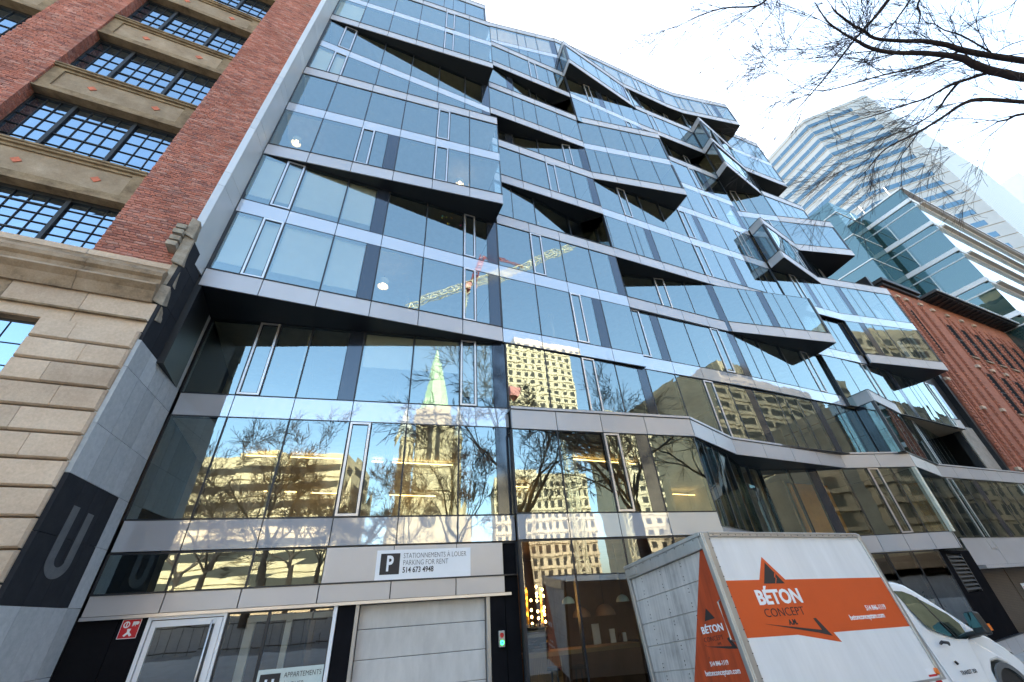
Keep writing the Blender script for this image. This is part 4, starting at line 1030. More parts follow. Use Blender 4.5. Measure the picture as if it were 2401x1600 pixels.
for x, z in ((38.62, 18.7), (39.8, 18.7), (41.9, 18.75), (43.6, 18.6), (45.9, 18.6), (48.2, 18.6), (50.4, 18.6), (36.4, 11.0), (38.6, 9.2), (41.6, 9.4), (40.1, 5.2), (36.9, 5.1), (43.5, 13.2), (45.8, 13.2), (48.0, 13.2)):
    m = MB(); m.box(x - .24, x + .24, 9.84, 10.0, z - .1, z + .1); part(m, 'stone_accent', SAND, RB)

# ================================================================== GLASS OFFICE beyond, white tower
GO = thing('glass_office', (70, 20, -2.5), 'green glass office block with white floor bands beyond the brick building', 'office building')
GREEN = coated('green_glass', (.03, .065, .068), (.42, .57, .59), .24, .015, .003)
SHELF = solid('shelf_grey', (.40, .375, .36), .7)
WHITEB = solid('white_band', (.62, .64, .67), .5, 0, .05)
PALEG = coated('sky_pale_glass', (.50, .60, .62), (.9, .97, 1.0), .45, .05, .002)  # street-face glass, its white sky reflection partly put into the base colour
gx, gy = 58.0, 8.3
m = MB(); m.box(gx + .3, gx + 52, gy + .3, gy + 34, -2, 38.5); part(m, 'core', SOFFIT, GO)
flo = [3.7, 8.05, 12.4, 16.75, 21.1, 25.45, 29.8, 34.1, 38.2]
for i, z in enumerate(flo):
    m = MB(); m.box(gx - .12, gx + .3, gy + 0.0, gy + 34, z - .5, z); part(m, 'floor_band', WHITEB, GO)
    m = MB(); m.box(gx - .06, gx + .3, gy, gy + 34, z - 1.5, z - 1.38); part(m, 'transom', WHITEB, GO)
    if i:
        zb_ = flo[i - 1]
        for j in range(11):
            y = gy + .02 + j * 3.05
            m = MB(); m.poly([(gx, y + 3.03, zb_ + .02), (gx, y, zb_ + .02), (gx, y, z - 1.52), (gx, y + 3.03, z - 1.52)]); part(m, 'glass_pane', GREEN, GO)
            m = MB(); m.poly([(gx, y + 3.03, z - 1.37), (gx, y, z - 1.37), (gx, y, z - .52), (gx, y + 3.03, z - .52)]); part(m, 'glass_pane', GREEN, GO)
        m = MB()
        for j in range(6):
            m.box(gx - .05, gx + .02, gy + 3.2 + j * 6.1, gy + 3.28 + j * 6.1, zb_, z - 1.45); m.box(gx - .05, gx + .02, gy + 3.2 + j * 6.1, gy + 6.2 + j * 6.1, zb_ + .05, zb_ + .13)
        part(m, 'casement_frame', WHITEB, GO)
    # street face with deep white bands
    m = MB(); m.box(gx + 1.8, gx + 52, gy - .42, gy + .3, z - .42, z - .2); part(m, 'sun_shelf', SHELF, GO)
    m = MB(); m.box(gx, gx + 52, gy - .05, gy + .3, z - .7, z); part(m, 'floor_band', WHITEB, GO)
    if i:
        for j in range(17):
            m = MB(); x = gx + .02 + j * 3.05; m.poly([(x, gy, flo[i - 1] + .02), (x + 3.02, gy, flo[i - 1] + .02), (x + 3.02, gy, z - .72), (x, gy, z - .72)]); part(m, 'pale_pane', PALEG, GO)
m = MB(); m.box(gx - .05, gx + .1, gy, gy + 34, 38.2, 39.9); part(m, 'parapet_glass', GREEN, GO)
m = MB(); m.box(gx - .15, gx + 52, gy - .2, gy + 34, 39.9, 40.1); part(m, 'roof_edge', WHITEB, GO)
m = MB()
for j in range(8): m.tube([(gx - .1, gy + 1 + j * 3, 40.1), (gx - .1, gy + 1 + j * 3, 41.6)], .04, 5)
m.tube([(gx - .1, gy + .5, 41.6), (gx - .1, gy + 24, 41.6)], .05, 5); part(m, 'roof_rail', ALU, GO)
m = MB(); m.box(51.2, 57.0, 12.9, 30, 26, 40); part(m, 'annex', GREEN, GO)
m = MB()
for z in (30, 34, 38): m.box(51.1, 57.0, 12.85, 12.9, z, z + .12); m.box(51.12, 51.2, 12.9, 30, z, z + .12)
part(m, 'annex_band', WHITEB, GO)

WT = thing('white_tower', (160, 30, 0), 'tall white office tower with blue window bands far behind', 'tower')
TW = solid('tower_cladding', (.42, .425, .43), .6, 0, .05, .3)
TWR = solid('tower_cladding_pale_lit', (.56, .57, .58), .5, 0, .03, .3)  # lit copy of the cladding: the right face's brightness put into its colour
TBLUE = coated('tower_glass', (.05, .11, .16), (.30, .40, .47), .32, .03, .002)
f_ = 1.3
PT = [(125.5, 52), (125.5, 37.7), (124.2, 23.5), (135.9, 10.2), (212, 9.9)]
poly = PT + [(212, 70), (126, 70)]
m = MB(); m.prism(poly, -2, 130); part(m, 'shaft', TW, WT)
for i in range(26):
    z1 = 126.6 - i * 3.95; z0 = z1 - 1.55
    for a, b, s0, s1 in ((PT[0], PT[1], 0, 1), (PT[1], PT[2], 0, 1), (PT[2], PT[3], 0, .84 if i > 1 else .7)):
        for j in range(4):
            q0 = lerp(a, b, s0 + (s1 - s0) * j / 4 + .004); q1 = lerp(a, b, s0 + (s1 - s0) * (j + 1) / 4 - .004)
            m = MB(); m.obox(q0, q1, z0, z1, -.3, .06); part(m, 'window_band', TBLUE, WT)
for i in range(27):
    z = 128.6 - i * 3.95
    for a, b in zip(PT[1:3], PT[2:4]):
        m = MB(); m.obox(a, b, z - .08, z, 0, .10); part(m, 'cladding_joint', CONC, WT)
for i in range(66):
    z = 129.5 - i * 1.97
    m = MB(); m.obox(PT[3], PT[4], z - 1.75, z - .05, 0, .12); part(m, 'cladding_panel', TWR, WT)
T2 = thing('far_tower', (290, 60, 0), 'pale concrete tower corner at the far right edge', 'tower')
d0 = ray(2345, 432); d0 = d0 * (140 / d0.z)
m = MB(); m.box(d0.x, d0.x + 40, d0.y - 6, d0.y + 30, 0, 140); part(m, 'shaft', TWR, T2)
for i in range(9):
    m = MB(); m.box(d0.x - .2, d0.x + 40, d0.y - 6.15, d0.y - 6, 136 - i * 4.4, 138 - i * 4.4); part(m, 'floor_band', TW, T2)

# ================================================================== TRUCK
q_ = (5.78657, 5.40464, .89117, -.0649871, .0143397, -.1207726, 3.7886, 2.39634, 2.19164)
TH = q_[8] + .85
TR = thing('box_truck', (0, 0, 0), 'white box truck with orange lettered band parked in front of the glass building', 'truck')
from mathutils import Euler
eu = Euler((q_[5], q_[4], q_[3]), 'XYZ'); RM = eu.to_matrix()
TR.location = Vector(q_[:3]) - RM @ Vector((0, 0, TH)); TR.rotation_euler = eu
L_, W_ = q_[6], q_[7]; ZB_, ZT_ = .85, TH
def tp(mb, name, mat, parent=TR, **k): return mb.build(name, mat, parent, local=True, **k)
m = MB(); m.box(.05, L_ - .04, .02, W_ - .02, ZB_ + .04, ZT_ - .03); body = tp(m, 'cargo_box', TRUCKW)
m = MB(); m.box(.0, .12, -.012, .03, ZB_, ZT_ - .004); m.box(-.03, .05, .0, .085, ZB_, ZT_ - .005); bevel(tp(m, 'corner_post', ALU, body), .012)
m = MB(); m.box(-.03, .05, W_ - .085, W_, ZB_, ZT_ - .005); bevel(tp(m, 'corner_post', ALU, body), .012)
m = MB(); m.box(L_ - .07, L_ + .01, -.012, .03, ZB_, ZT_ - .02); m.box(L_ - .09, L_, -.006, .03, ZT_ - .16, ZT_ - .01); bevel(tp(m, 'corner_post', ALU, body), .015)
m = MB(); m.box(.12, L_ - .07, -.014, .03, ZT_ - .075, ZT_); m.box(.12, L_ - .07, -.02, -.013, ZT_ - .03, ZT_ - .005); bevel(tp(m, 'top_rail', ALU, body), .01)
m = MB(); m.box(.12, L_ - .07, -.014, .03, ZB_ - .03, ZB_ + .06); tp(m, 'bottom_rail', ALU, body)
m = MB(); m.box(-.04, .05, .085, W_ - .085, ZT_ - .24, ZT_ - .004); m.box(-.055, -.04, 0.02, W_ - .02, ZT_ - .06, ZT_ - .0); bevel(tp(m, 'rear_header', ALU, body), .012)
m = MB(); m.box(-.058, -.041, W_ - .42, W_ - .12, ZT_ - .2, ZT_ - .1); tp(m, 'marker_plate', ALU, body)
m = MB()
for i in range(16): z = ZT_ - .12 - i * .135; m.box(.10, .115, -.017, -.011, z, z + .012)
for i in range(22): x = .2 + i * .16; m.box(x, x + .014, -.019, -.013, ZT_ - .055, ZT_ - .042)
for i in range(9): z = ZT_ - .05; x = .2; m.box(-.046, -.039, .2 + i * .25, .214 + i * .25, ZT_ - .09, ZT_ - .076)
tp(m, 'rivets', STEEL, body)['kind'] = 'stuff'
zj = [2.80, 2.42, 2.045, 1.71, 1.345, .98, .86]
for i in range(6):
    m = MB(); m.box(.02, .05, .09, W_ - .09, zj[i + 1] + .006, zj[i] - .002); bevel(tp(m, 'door_slat', DIRTYW, TR), .006)
m = MB()
for yh in (.75, 1.35, 1.95):
    for z1 in zj[:-1]:
        for dz in (.05, .1, .25, .3): m.box(.012, .02, yh + (dz * .12) - .006, yh + (dz * .12) + .006, z1 - dz - .012, z1 - dz)
tp(m, 'door_bolts', STEEL)['kind'] = 'stuff'
# flat print on the side: y = -.016
def side(pts, mat, name, y=0.016, par=body):
    m = MB(); m.extrude([(x, y, z) for x, z in pts], (0, -.003, 0)); return tp(m, name, mat, par)
SY = .0215
side([(.135, 2.335), (.83, 2.33), (1.085, 2.66), (1.385, 2.322), (L_ - .075, 2.30), (L_ - .075, 1.575), (1.885, 1.59), (1.965, 1.462), (1.13, 1.60), (.135, 1.615)], ORANGE, 'orange_band', SY)
side([(.895, 2.275), (1.335, 2.268), (1.10, 2.575)], TEXTD, 'logo_triangle', SY - .003)
side([(1.13, 2.272), (1.145, 2.272), (1.205, 2.345), (1.185, 2.36), (1.22, 2.405), (1.205, 2.42), (1.165, 2.362), (1.19, 2.345)], ORANGE, 'logo_crack', SY - .0055)
side([(.57, 1.762), (1.665, 1.632), (1.595, 1.785), (1.655, 1.785), (1.83, 1.548), (1.55, 1.606)], TEXTD, 'logo_arrow', SY - .003)
def stext(b, x, z, size, mat, sx=1, bold=0): return text(b, (x, SY - .0058, z), (1, 0, 0), (0, 0, 1), size, mat, body, sx, bold, .0015, local=True)
stext('BÉTON', .615, 2.005, .262, TEXTW, 1.10, .010); stext('CONCEPT', .645, 1.84, .155, TEXTD, 1.17, -.001); stext('A.M.', 1.055, 1.728, .09, TEXTD, 1.02, .004)
stext('514 846-1119', 2.885, 1.832, .102, TEXTW, .88, .002); stext('betonconceptam.com', 2.40, 1.722, .102, TEXTW, .94, .002)
side([(3.47, .93), (3.68, .93), (3.68, .955), (3.47, .955)], RED, 'sticker', SY); side([(3.47, .965), (3.62, .965), (3.62, 1.03), (3.47, 1.03)], TEXTW, 'sticker', SY)
m = MB(); m.lathe((3.70, 0, 0), [(.001, 0)], 3); mk = MB(); mk.tube([(3.70, SY, .985), (3.70, SY - .03, .985)], [.045, .038], 14); tp(mk, 'side_marker', ORL, body)
for i in range(12):
    m = MB(); x = .2 + i * .3; m.box(x, x + .14, -.019, -.015, ZB_ - .02, ZB_ + .03); tp(m, 'reflector_red', REDL, body)
    m = MB(); m.box(x + .15, x + .29, -.019, -.015, ZB_ - .02, ZB_ + .03); tp(m, 'reflector_white', WHITEP, body)
# print on the rear shutter: x = .02
def rear(pts, mat, name, x=.018):
    m = MB(); m.extrude([(x, y, z) for y, z in pts], (-.003, 0, 0)); return tp(m, name, mat, TR)
rear([(.095, 2.80), (.20, 2.80), (1.50, .87), (.095, .87)], DIRTYO, 'orange_triangle')
rear([(.37, 1.905), (.61, 1.895), (.50, 2.05)], TEXTD, 'rear_logo_triangle', .015)
rear([(.80, 1.592), (.225, 1.55), (.27, 1.64), (.22, 1.655), (.12, 1.512), (.3, 1.525)], TEXTD, 'rear_logo_arrow', .015)
def rtext(b, y, z, size, mat, sx=1, bold=0): return text(b, (.0125, y, z), (0, -1, 0), (0, 0, 1), size, mat, TR, sx, bold, .0015, local=True)
rtext('BÉTON', .755, 1.745, .125, TEXTW, 1.20, .003); rtext('CONCEPT', .765, 1.64, .085, TEXTD, 1.1, -.001); rtext('A.M.', .50, 1.585, .045, TEXTD, 1.0, 0)
rtext('514 846-1119', .80, 1.352, .078, TEXTW, .90, .001); rtext('betonconceptam.com', .97, 1.245, .095, TEXTW, .88, .001)
m = MB(); m.tube([(-.0, .135, 2.10), (-.05, .13, 2.08), (-.05, .13, 1.62), (0, .135, 1.6)], .012, 8); tp(m, 'grab_handle', ALU)
# cab
def capts(prof, y0, y1, inset_top=.0):
    m = MB(); n = len(prof); i0 = len(m.v)
    def yy(z, y, s): return y + s * max(0, (z - 1.3)) * inset_top
    m.v += [(x, yy(z, y0, 1), z) for x, z in prof] + [(x, yy(z, y1, -1), z) for x, z in prof]
    m.f.append(tuple(range(n))); m.f.append(tuple(range(2 * n - 1, n - 1, -1)))
    for k in range(n): m.f.append((k, k + n, (k + 1) % n + n, (k + 1) % n))
    return m
cprof = [(3.80, .55), (5.25, .52), (5.34, .86), (5.48, .98), (5.72, 1.0), (5.92, .92), (6.0, .80), (6.02, .5), (6.36, .45), (6.42, .80), (6.32, .98), (6.12, 1.16), (5.92, 1.30), (5.74, 1.38), (5.60, 1.50), (5.13, 1.90), (4.88, 2.09), (4.68, 2.22), (4.45, 2.275), (4.1, 2.29), (3.80, 2.29)]
m = capts(cprof, .14, W_ - .14, .17); cab = tp(m, 'cab', VANP); bevel(cab, .05, 3)
CY = lambda z: .14 + max(0, z - 1.3) * .17
def cabside(pts, mat, name, out=.004, th=.01):
    m = MB(); m.extrude([(x, CY(z) - out, z) for x, z in pts], (0, -th, 0)); return tp(m, name, mat, cab)
door = cabside([(4.16, .62), (4.98, .62), (5.14, 1.0), (5.18, 1.28), (5.26, 1.32), (5.36, 1.52), (5.20, 1.74), (4.86, 2.0), (4.64, 2.13), (4.44, 2.19), (4.20, 2.21), (4.14, 2.0)], VANP, 'front_door', .002, .016)
bevel(door, .014, 2)
def drs(pts, mat, name, out=.02, th=.004):
    m = MB(); m.extrude([(x, CY(z) - out, z) for x, z in pts], (0, -th, 0)); return m.build(name, mat, cab, local=True)
drs([(4.22, 2.115), (4.45, 2.10), (4.64, 2.035), (4.75, 1.96), (5.20, 1.70), (5.32, 1.545), (5.26, 1.34), (5.16, 1.325), (4.90, 1.345), (4.60, 1.445), (4.44, 1.505), (4.37, 1.57), (4.29, 1.78)], CARGLASS, 'side_window')
drs([(4.70, 2.0), (4.73, 1.985), (4.94, 1.345), (4.91, 1.348)], BLACKM, 'window_post', .025)
drs([(5.26, 1.34), (5.70, 1.36), (5.62, 1.335), (5.2, 1.315)], BLACKM, 'mirror_base_trim', .022)
m = MB(); m.tube([(4.36, CY(1.3) - .03, 1.30), (4.40, CY(1.3) - .055, 1.325), (4.54, CY(1.3) - .055, 1.305), (4.58, CY(1.3) - .03, 1.275)], [.018, .024, .024, .016], 8); tp(m, 'door_handle', BLACKM, cab)
m = MB(); m.tube([(4.49, CY(1) - .012, 1.06), (4.51, CY(1) - .02, 1.02)], [.02, .02], 8); tp(m, 'lock_cap', BLACKM, cab)
text('TRANSIT 350', (4.44, CY(.9) - .024, .885), (1, 0, 0), (0, 0, 1), .075, BLACKM, cab, 1.0, .001, .0015, local=True)
# windscreen, bonnet line, arch, wheel
m = MB(); m.poly([(5.66, .30, 1.475), (5.66, W_ - .3, 1.475), (4.95, W_ - .40, 2.06), (4.95, .40, 2.06)]); m.poly([(5.67, .30, 1.48), (4.96, .40, 2.065), (4.96, W_ - .4, 2.065), (5.67, W_ - .3, 1.48)]); tp(m, 'windscreen', CARGLASS, cab)
m = MB(); m.tube([(5.5, .32, 1.55), (5.33, .75, 1.74), (5.2, 1.1, 1.86)], .012, 5); tp(m, 'wiper', BLACKM, cab)
arch = []
for i in range(13):
    a = math.pi * (1.04 - 1.08 * i / 12); arch.append((5.64 + .46 * math.cos(a), .50 + .47 * math.sin(a)))
arch2 = [(5.64 + (x - 5.64) * .83, .50 + (z - .50) * .83) for x, z in arch]
GREYP = solid('grey_plastic', (.10, .105, .11), .6)
cabside(arch + arch2[::-1], GREYP, 'wheel_arch', .01, .03)
cabside(arch2, BLACKM, 'wheel_well', .0, .008)
cabside([(4.16, .52), (5.22, .50), (5.24, .66), (4.16, .66)], GREYP, 'side_sill', .006, .02)
def wheel(x, y):
    m = MB(); t_ = .22; m.lathe((0, 0, 0), [(.19, -t_ / 2), (.30, -t_ / 2), (.345, -t_ / 2 + .03), (.35, 0), (.345, t_ / 2 - .03), (.30, t_ / 2), (.19, t_ / 2)], 28)
    ty_ = MB(); ty_.v = [(x + v[0], y + v[2], .352 + v[1]) for v in m.v]; ty_.f = m.f; w_ = tp(ty_, 'wheel', RUBBER)
    m = MB(); m.lathe((0, 0, 0), [(.02, -.06), (.08, -.07), (.12, -.03), (.19, -.09), (.2, .0)], 20); r_ = MB(); r_.v = [(x + v[0], y + v[2], .352 + v[1]) for v in m.v]; r_.f = m.f; tp(r_, 'rim', ALU, w_)
for x in (1.15, 5.64):
    wheel(x, .27 if x > 3 else .22); wheel(x, W_ - .27)
m = MB(); m.box(.1, 4.2, .7, .85, .5, .82); m.box(.1, 4.2, W_ - .85, W_ - .7, .5, .82); m.box(.05, .2, .2, W_ - .2, .45, .6); m.box(1.0, 1.3, .3, W_ - .3, .28, .42); tp(m, 'chassis', BLACKM)
m = MB(); m.box(6.30, 6.46, .25, W_ - .25, .4, .75); bevel(tp(m, 'front_bumper', GREYP, cab), .04)
m = MB(); m.box(6.2, 6.37, .2, .5, .88, 1.08); m.box(6.2, 6.37, W_ - .5, W_ - .2, .88, 1.08); bevel(tp(m, 'headlight', CARGLASS, cab), .03)
# mirror
m = MB(); m.hexa(((5.18, -.24, 1.36), (5.34, -.24, 1.34), (5.36, -.02, 1.34), (5.2, -.02, 1.36), (5.20, -.22, 1.70), (5.36, -.22, 1.68), (5.38, -.05, 1.68), (5.22, -.05, 1.70))); mir = tp(m, 'mirror', BLACKM, TR); bevel(mir, .035, 3)
m = MB(); m.hexa(((5.17, -.22, 1.46), (5.176, -.22, 1.46), (5.186, -.035, 1.46), (5.18, -.035, 1.46), (5.185, -.205, 1.68), (5.19, -.205, 1.68), (5.205, -.06, 1.68), (5.2, -.06, 1.68))); tp(m, 'mirror_glass', CARGLASS, mir)
m = MB(); m.box(5.33, 5.40, -.235, -.1, 1.40, 1.5); tp(m, 'indicator', ORL, mir)
m = MB(); m.tube([(5.30, CY(1.4) - .0, 1.37), (5.28, -.04, 1.39)], [.05, .04], 8); tp(m, 'mirror_arm', BLACKM, mir)

# ================================================================== BARE TREES
YLIM = [1e9]
def grow(mbs, p, d, length, r, depth, rn, droop=.0, spread=.6, minr=.004, twigr=.012):
    """one limb with side limbs; mbs = (limbs, twigs)"""
    nseg = max(3, int(length / .35)); pts = [p.copy()]; rad = [r]; q = p.copy(); dd = d.copy()
    for i in range(nseg):
        dd = (dd + Vector((rn.uniform(-1, 1), rn.uniform(-1, 1), rn.uniform(-1, 1) - droop)) * .16).normalized()
        if q.y > YLIM[0] and dd.y > 0: dd.y = -dd.y
        q = q + dd * (length / nseg); pts.append(q.copy()); rad.append(max(minr, r * (1 - .72 * (i + 1) / nseg)))
    (mbs[0] if r > twigr else mbs[1]).tube(pts, rad, 6 if r > .04 else (4 if r > .012 else 3), cap=False)
    if depth <= 0: return
    k = 4 if depth > 1 else 5
    for i in range(k + (1 if depth < 3 else 0)):
        t = rn.uniform(.28, 1.0); j = min(nseg, int(t * nseg)); b = pts[j]
        axis = Vector((rn.uniform(-1, 1), rn.uniform(-1, 1), rn.uniform(-1, 1))).normalized()
        t_ = (pts[min(j + 1, nseg)] - pts[max(j - 1, 0)]).normalized()
        side_ = t_.cross(axis).normalized()
        nd = (t_ * rn.uniform(.6, 1.0) + side_ * spread * rn.uniform(.6, 1.3) + Vector((0, 0, .12))).normalized()
        grow(mbs, b, nd, length * rn.uniform(.42, .68), max(minr, rad[j] * .62), depth - 1, rn, droop, spread, minr, twigr)
def bare_tree(loc, h, seed, label, group=None, depth=5, r0=.22, lean=(0, 0), fork=.32):
    rn = random.Random(seed); x, y, z = loc
    t = thing('bare_tree', loc, label, 'tree', group)
    tr_ = MB(); p = Vector(loc); top = Vector((x + lean[0], y + lean[1], z + h * fork))
    path = [p - Vector((0, 0, .3)), p + (top - p) * .3 + Vector((rn.uniform(-.1, .1), rn.uniform(-.1, .1), 0)), p + (top - p) * .7, top]
    tr_.tube(path, [r0 * 1.35, r0, r0 * .92, r0 * .85], 10); tr_.build('trunk', BARK, t, smooth=True)
    lm = MB(); tw = MB()
    for i in range(5):
        a = 6.283 * i / 5 + rn.uniform(-.4, .4); d = Vector((math.cos(a) * .75, math.sin(a) * .75, rn.uniform(.7, 1.3))).normalized()
        grow((lm, tw), top - (top - p) * rn.uniform(0, .25), d, h * rn.uniform(.36, .5), r0 * .5, depth - 1, rn, 0, .62, .014, .022)
    lm.build('limbs', BARK, t, smooth=True); tw.build('twigs', TWIG, t)['kind'] = 'stuff'
    return t
# the tree whose limbs reach into the upper right of the view
ST = thing('bare_tree', (13.2, -2.6, -1.2), 'bare street tree with limbs spreading across the white sky at upper right', 'tree')
tk = MB(); tk.tube([(13.2, -2.6, -1.5), (13.1, -2.55, .6), (12.9, -2.4, 2.8), (12.75, -2.2, 4.6), (12.5, -2.05, 6.2)], [.34, .27, .25, .23, .20], 12); tk.build('trunk', BARK, ST, smooth=True)
def T1(x, y): return (2001 + x / 3.92, y / 3.92)
def T0(x, y): return (1600 + x / 3.92, y / 3.92)
def T4(x, y): return (2001 + x / 3.92, 400 + y / 3.92)
LIMBS = [
    ([(2560, 165), T1(1568, 560), T1(1240, 510), T1(990, 460), T1(860, 415), T1(640, 380), T1(460, 378), T1(200, 355), T1(90, 280), T1(0, 235), T0(1420, 120), T0(1370, 60)], 7.6, 8.2, .085, .012),
    ([(2560, 195), T1(1568, 715), T1(1400, 680), T1(1260, 650), T1(1100, 590), T1(1000, 535), T1(860, 510), T1(640, 490), T1(350, 485), T1(150, 440), T1(30, 375), T0(1500, 320), T0(1340, 205), T0(1215, 20)], 7.3, 8.2, .115, .010),
    ([T1(1000, 460), T1(740, 570), T1(560, 630), T1(280, 690), T1(0, 770), T0(1340, 830), T0(1220, 830), T0(1100, 810), T0(960, 735)], 7.9, 8.4, .035, .005),
    ([T1(1240, 670), T1(960, 760), T1(840, 810), T1(670, 905), T1(450, 975), T1(200, 1060), T1(0, 1115), T0(1380, 1180)], 7.5, 7.6, .045, .005),
    ([T1(960, 765), T1(850, 900), T1(800, 980), T1(700, 1070), T1(500, 1180), T1(250, 1290), T1(40, 1330)], 7.55, 7.5, .036, .005),
    ([(2560, 250), T1(1568, 940), T1(1160, 915), T1(980, 970), T1(850, 1060), T1(600, 1215), T1(400, 1310), T1(260, 1400), T1(120, 1568), T4(30, 90)], 7.0, 7.2, .06, .006),
    ([(2145, -90), T1(320, 0), T1(240, 110), T1(100, 270), T1(0, 380), T0(1340, 680), T0(1160, 890), T0(1000, 1070), T0(890, 1230)], 9.6, 9.0, .055, .005),
    ([(1860, -70), T0(770, 0), T0(660, 60), T0(430, 70), T0(290, 100), T0(110, 170), T0(0, 225), (1560, 70)], 10.2, 10.2, .035, .004),
    ([(2160, -60), T1(520, 0), T1(410, 160), T1(350, 230), T1(160, 330), T1(0, 470), T0(1300, 620)], 9.4, 9.0, .032, .005),
    ([(2560, 262), T1(1568, 1050), T1(1420, 1100), T1(1320, 1120)], 6.9, 7.0, .042, .022),
    ([T1(1420, 1105), T1(1340, 1180), T1(1220, 1280), T1(1130, 1420), T1(1090, 1540)], 7.0, 7.1, .014, .004),
    ([T1(1568, 490), T1(1300, 510), T1(1180, 350), T1(1130, 200), T1(1160, 80), T1(1200, 0)], 7.9, 8.6, .014, .006),
    ([T1(200, 470), T0(1568, 490), T0(1180, 540), T0(1050, 545), T0(900, 560), T0(750, 565), T0(640, 600)], 8.6, 9.0, .016, .003),
    ([T1(100, 400), T0(1568, 395), T0(1300, 440), T0(1160, 460), T0(1030, 440)], 8.8, 9.0, .012, .003),
    ([T1(1260, 480), T1(1000, 330), T1(840, 280), T1(740, 220), T1(650, 210)], 8.0, 8.4, .024, .008),
    ([T0(880, 0), T0(840, 90), T0(740, 210), T0(640, 340), T0(570, 430)], 9.8, 9.8, .012, .003),
    ([T0(1215, 110), T0(1100, 220), T0(1020, 310), T0(950, 440), T0(910, 550)], 9.0, 9.2, .012, .003),
    ([T1(610, 0), T1(590, 60), T1(615, 130), T1(600, 215)], 8.6, 8.5, .03, .016),
    ([T1(600, 1215), T1(520, 1330), T1(450, 1420), T1(380, 1560), T4(350, 60), T4(310, 200)], 7.1, 7.1, .018, .004),
    ([T1(670, 905), T1(500, 1060), T1(300, 1150), T1(140, 1330), T1(0, 1400)], 7.6, 7.7, .016, .004),
    ([T1(1568, 370), T1(1400, 430), T1(1300, 500)], 8.0, 7.9, .012, .012),
    ([T1(1500, 0), T1(1400, 100), T1(1170, 180), T1(1010, 290)], 8.8, 8.6, .014, .004),
    ([T0(1200, 890), T0(1000, 850), T0(860, 910), T0(760, 980)], 9.0, 9.1, .008, .003),
    ([T0(1000, 1070), T0(860, 1110), T0(720, 1145)], 9.0, 9.1, .006, .003),
]
lm = MB(); tw = MB(); rn = random.Random(11)
for px, za, zb2, ra, rb in LIMBS:
    n = len(px); pts = []; rad = []
    for i, p in enumerate(px):
        d = ray(*p); z = za + (zb2 - za) * i / (n - 1); pts.append(d * (z / d.z)); rad.append((ra + (rb - ra) * i / (n - 1)) * .66)
    # smooth the path
    sm = []; sr = []
    for i in range(n - 1):
        p0, p1, p2, p3 = pts[max(i - 1, 0)], pts[i], pts[i + 1], pts[min(i + 2, n - 1)]
        for t in (0, .33, .66):
            sm.append(.5 * ((2 * p1) + (p2 - p0) * t + (2 * p0 - 5 * p1 + 4 * p2 - p3) * t * t + (3 * p1 - p0 - 3 * p2 + p3) * t ** 3)); sr.append((rad[i] + (rad[i + 1] - rad[i]) * t) * rn.uniform(.95, 1.06))
    sm.append(pts[-1]); sr.append(rad[-1])
    lm.tube(sm, sr, 8 if ra > .05 else 5, cap=False)
    tot = sum((sm[i + 1] - sm[i]).length for i in range(len(sm) - 1))
    for k in range(int(tot * 2.7)):
        i = rn.randrange(2 if n > 4 else 0, len(sm) - 1); t_ = (sm[i + 1] - sm[i]).normalized()
        ax2 = t_.cross(Vector((rn.uniform(-1, 1), rn.uniform(-1, 1), rn.uniform(-1, 1)))).normalized()
        d = (t_ * rn.uniform(.6, 1.2) + ax2 * rn.uniform(.3, .8) + Vector((-.2, .05, -.08))).normalized()
        grow((lm, tw), sm[i].lerp(sm[i + 1], rn.random()), d, rn.uniform(.55, 1.55), min(.009, max(.0045, sr[i] * .6)), 2, rn, .22, .42, .0027, .0125)
# limbs joining the visible ones to the trunk
for px, z in (((2560, 165), 7.6), ((2560, 195), 7.3), ((2560, 250), 7.0), ((2560, 262), 6.9)):
    d = ray(*px); e = d * (z / d.z); lm.tube([(12.5, -2.05, 6.1), ((12.5 + e.x) / 2, (-2.05 + e.y) / 2 + .1, (6.1 + z) / 2 + .2), e], [.15, .11, .075], 8)
for px, z, ra_ in (((2145, -90), 9.6, .041), ((1860, -70), 10.2, .026), ((2160, -60), 9.4, .024)):
    d = ray(*px); e = d * (z / d.z); lm.tube([(12.6, -2.1, 5.6), (11.8, -4.2, 7.8), (e.x + 2.2, -3.4, z + .3), e], [.14, .11, .07, ra_], 8)
for i in range(5):
    a = -2.6 + i * .3; grow((lm, tw), Vector((12.6, -2.4, 5.6)), Vector((math.cos(a) * .6, math.sin(a) * .6 - .3, 1)).normalized(), 5.0, .09, 4, rn, 0, .6, .004, .0125)
lm.build('limbs', TWIG, ST, smooth=True); tw.build('twigs', TWIG, ST)['kind'] = 'stuff'
# trees across the street, seen mirrored in the glass
YLIM[0] = -3.2
for i, (x, y, h, r0, lab) in enumerate(((-13, -17, 17, .26, 'bare tree mirrored in the lower left office glass'), (-8.0, -25, 15, .24, 'bare dark tree mirrored left of the church tower'),
        (2.2, -19, 16, .22, 'bare tree mirrored right of the church tower'), (7.0, -6.2, 20, .27, 'tall bare tree mirrored across the middle office windows'),
        (14.5, -6.5, 20, .26, 'bare tree mirrored in the upper middle windows'), (-20, -22, 16, .24, 'bushy bare tree mirrored beside the granite pier'), (23, -6.5, 19, .26, 'bare tree mirrored in the right hand windows'), (-4.5, -34, 16, .22, 'thin bare tree mirrored at the church foot'), (-27, -30, 17, .25, 'spreading bare tree mirrored before the concrete block, far left'), (-18, -36, 17, .25, 'brown bare tree mirrored in front of the concrete block'), (-13, -30, 15, .22, 'dense bare tree mirrored under the concrete block roof'))):
    bare_tree((x, y, -.9 if y > -12 else .2 + (-y - 12) * .04), h, 20 + i, lab, 'bare trees across the street mirrored in the glass', 5, r0)

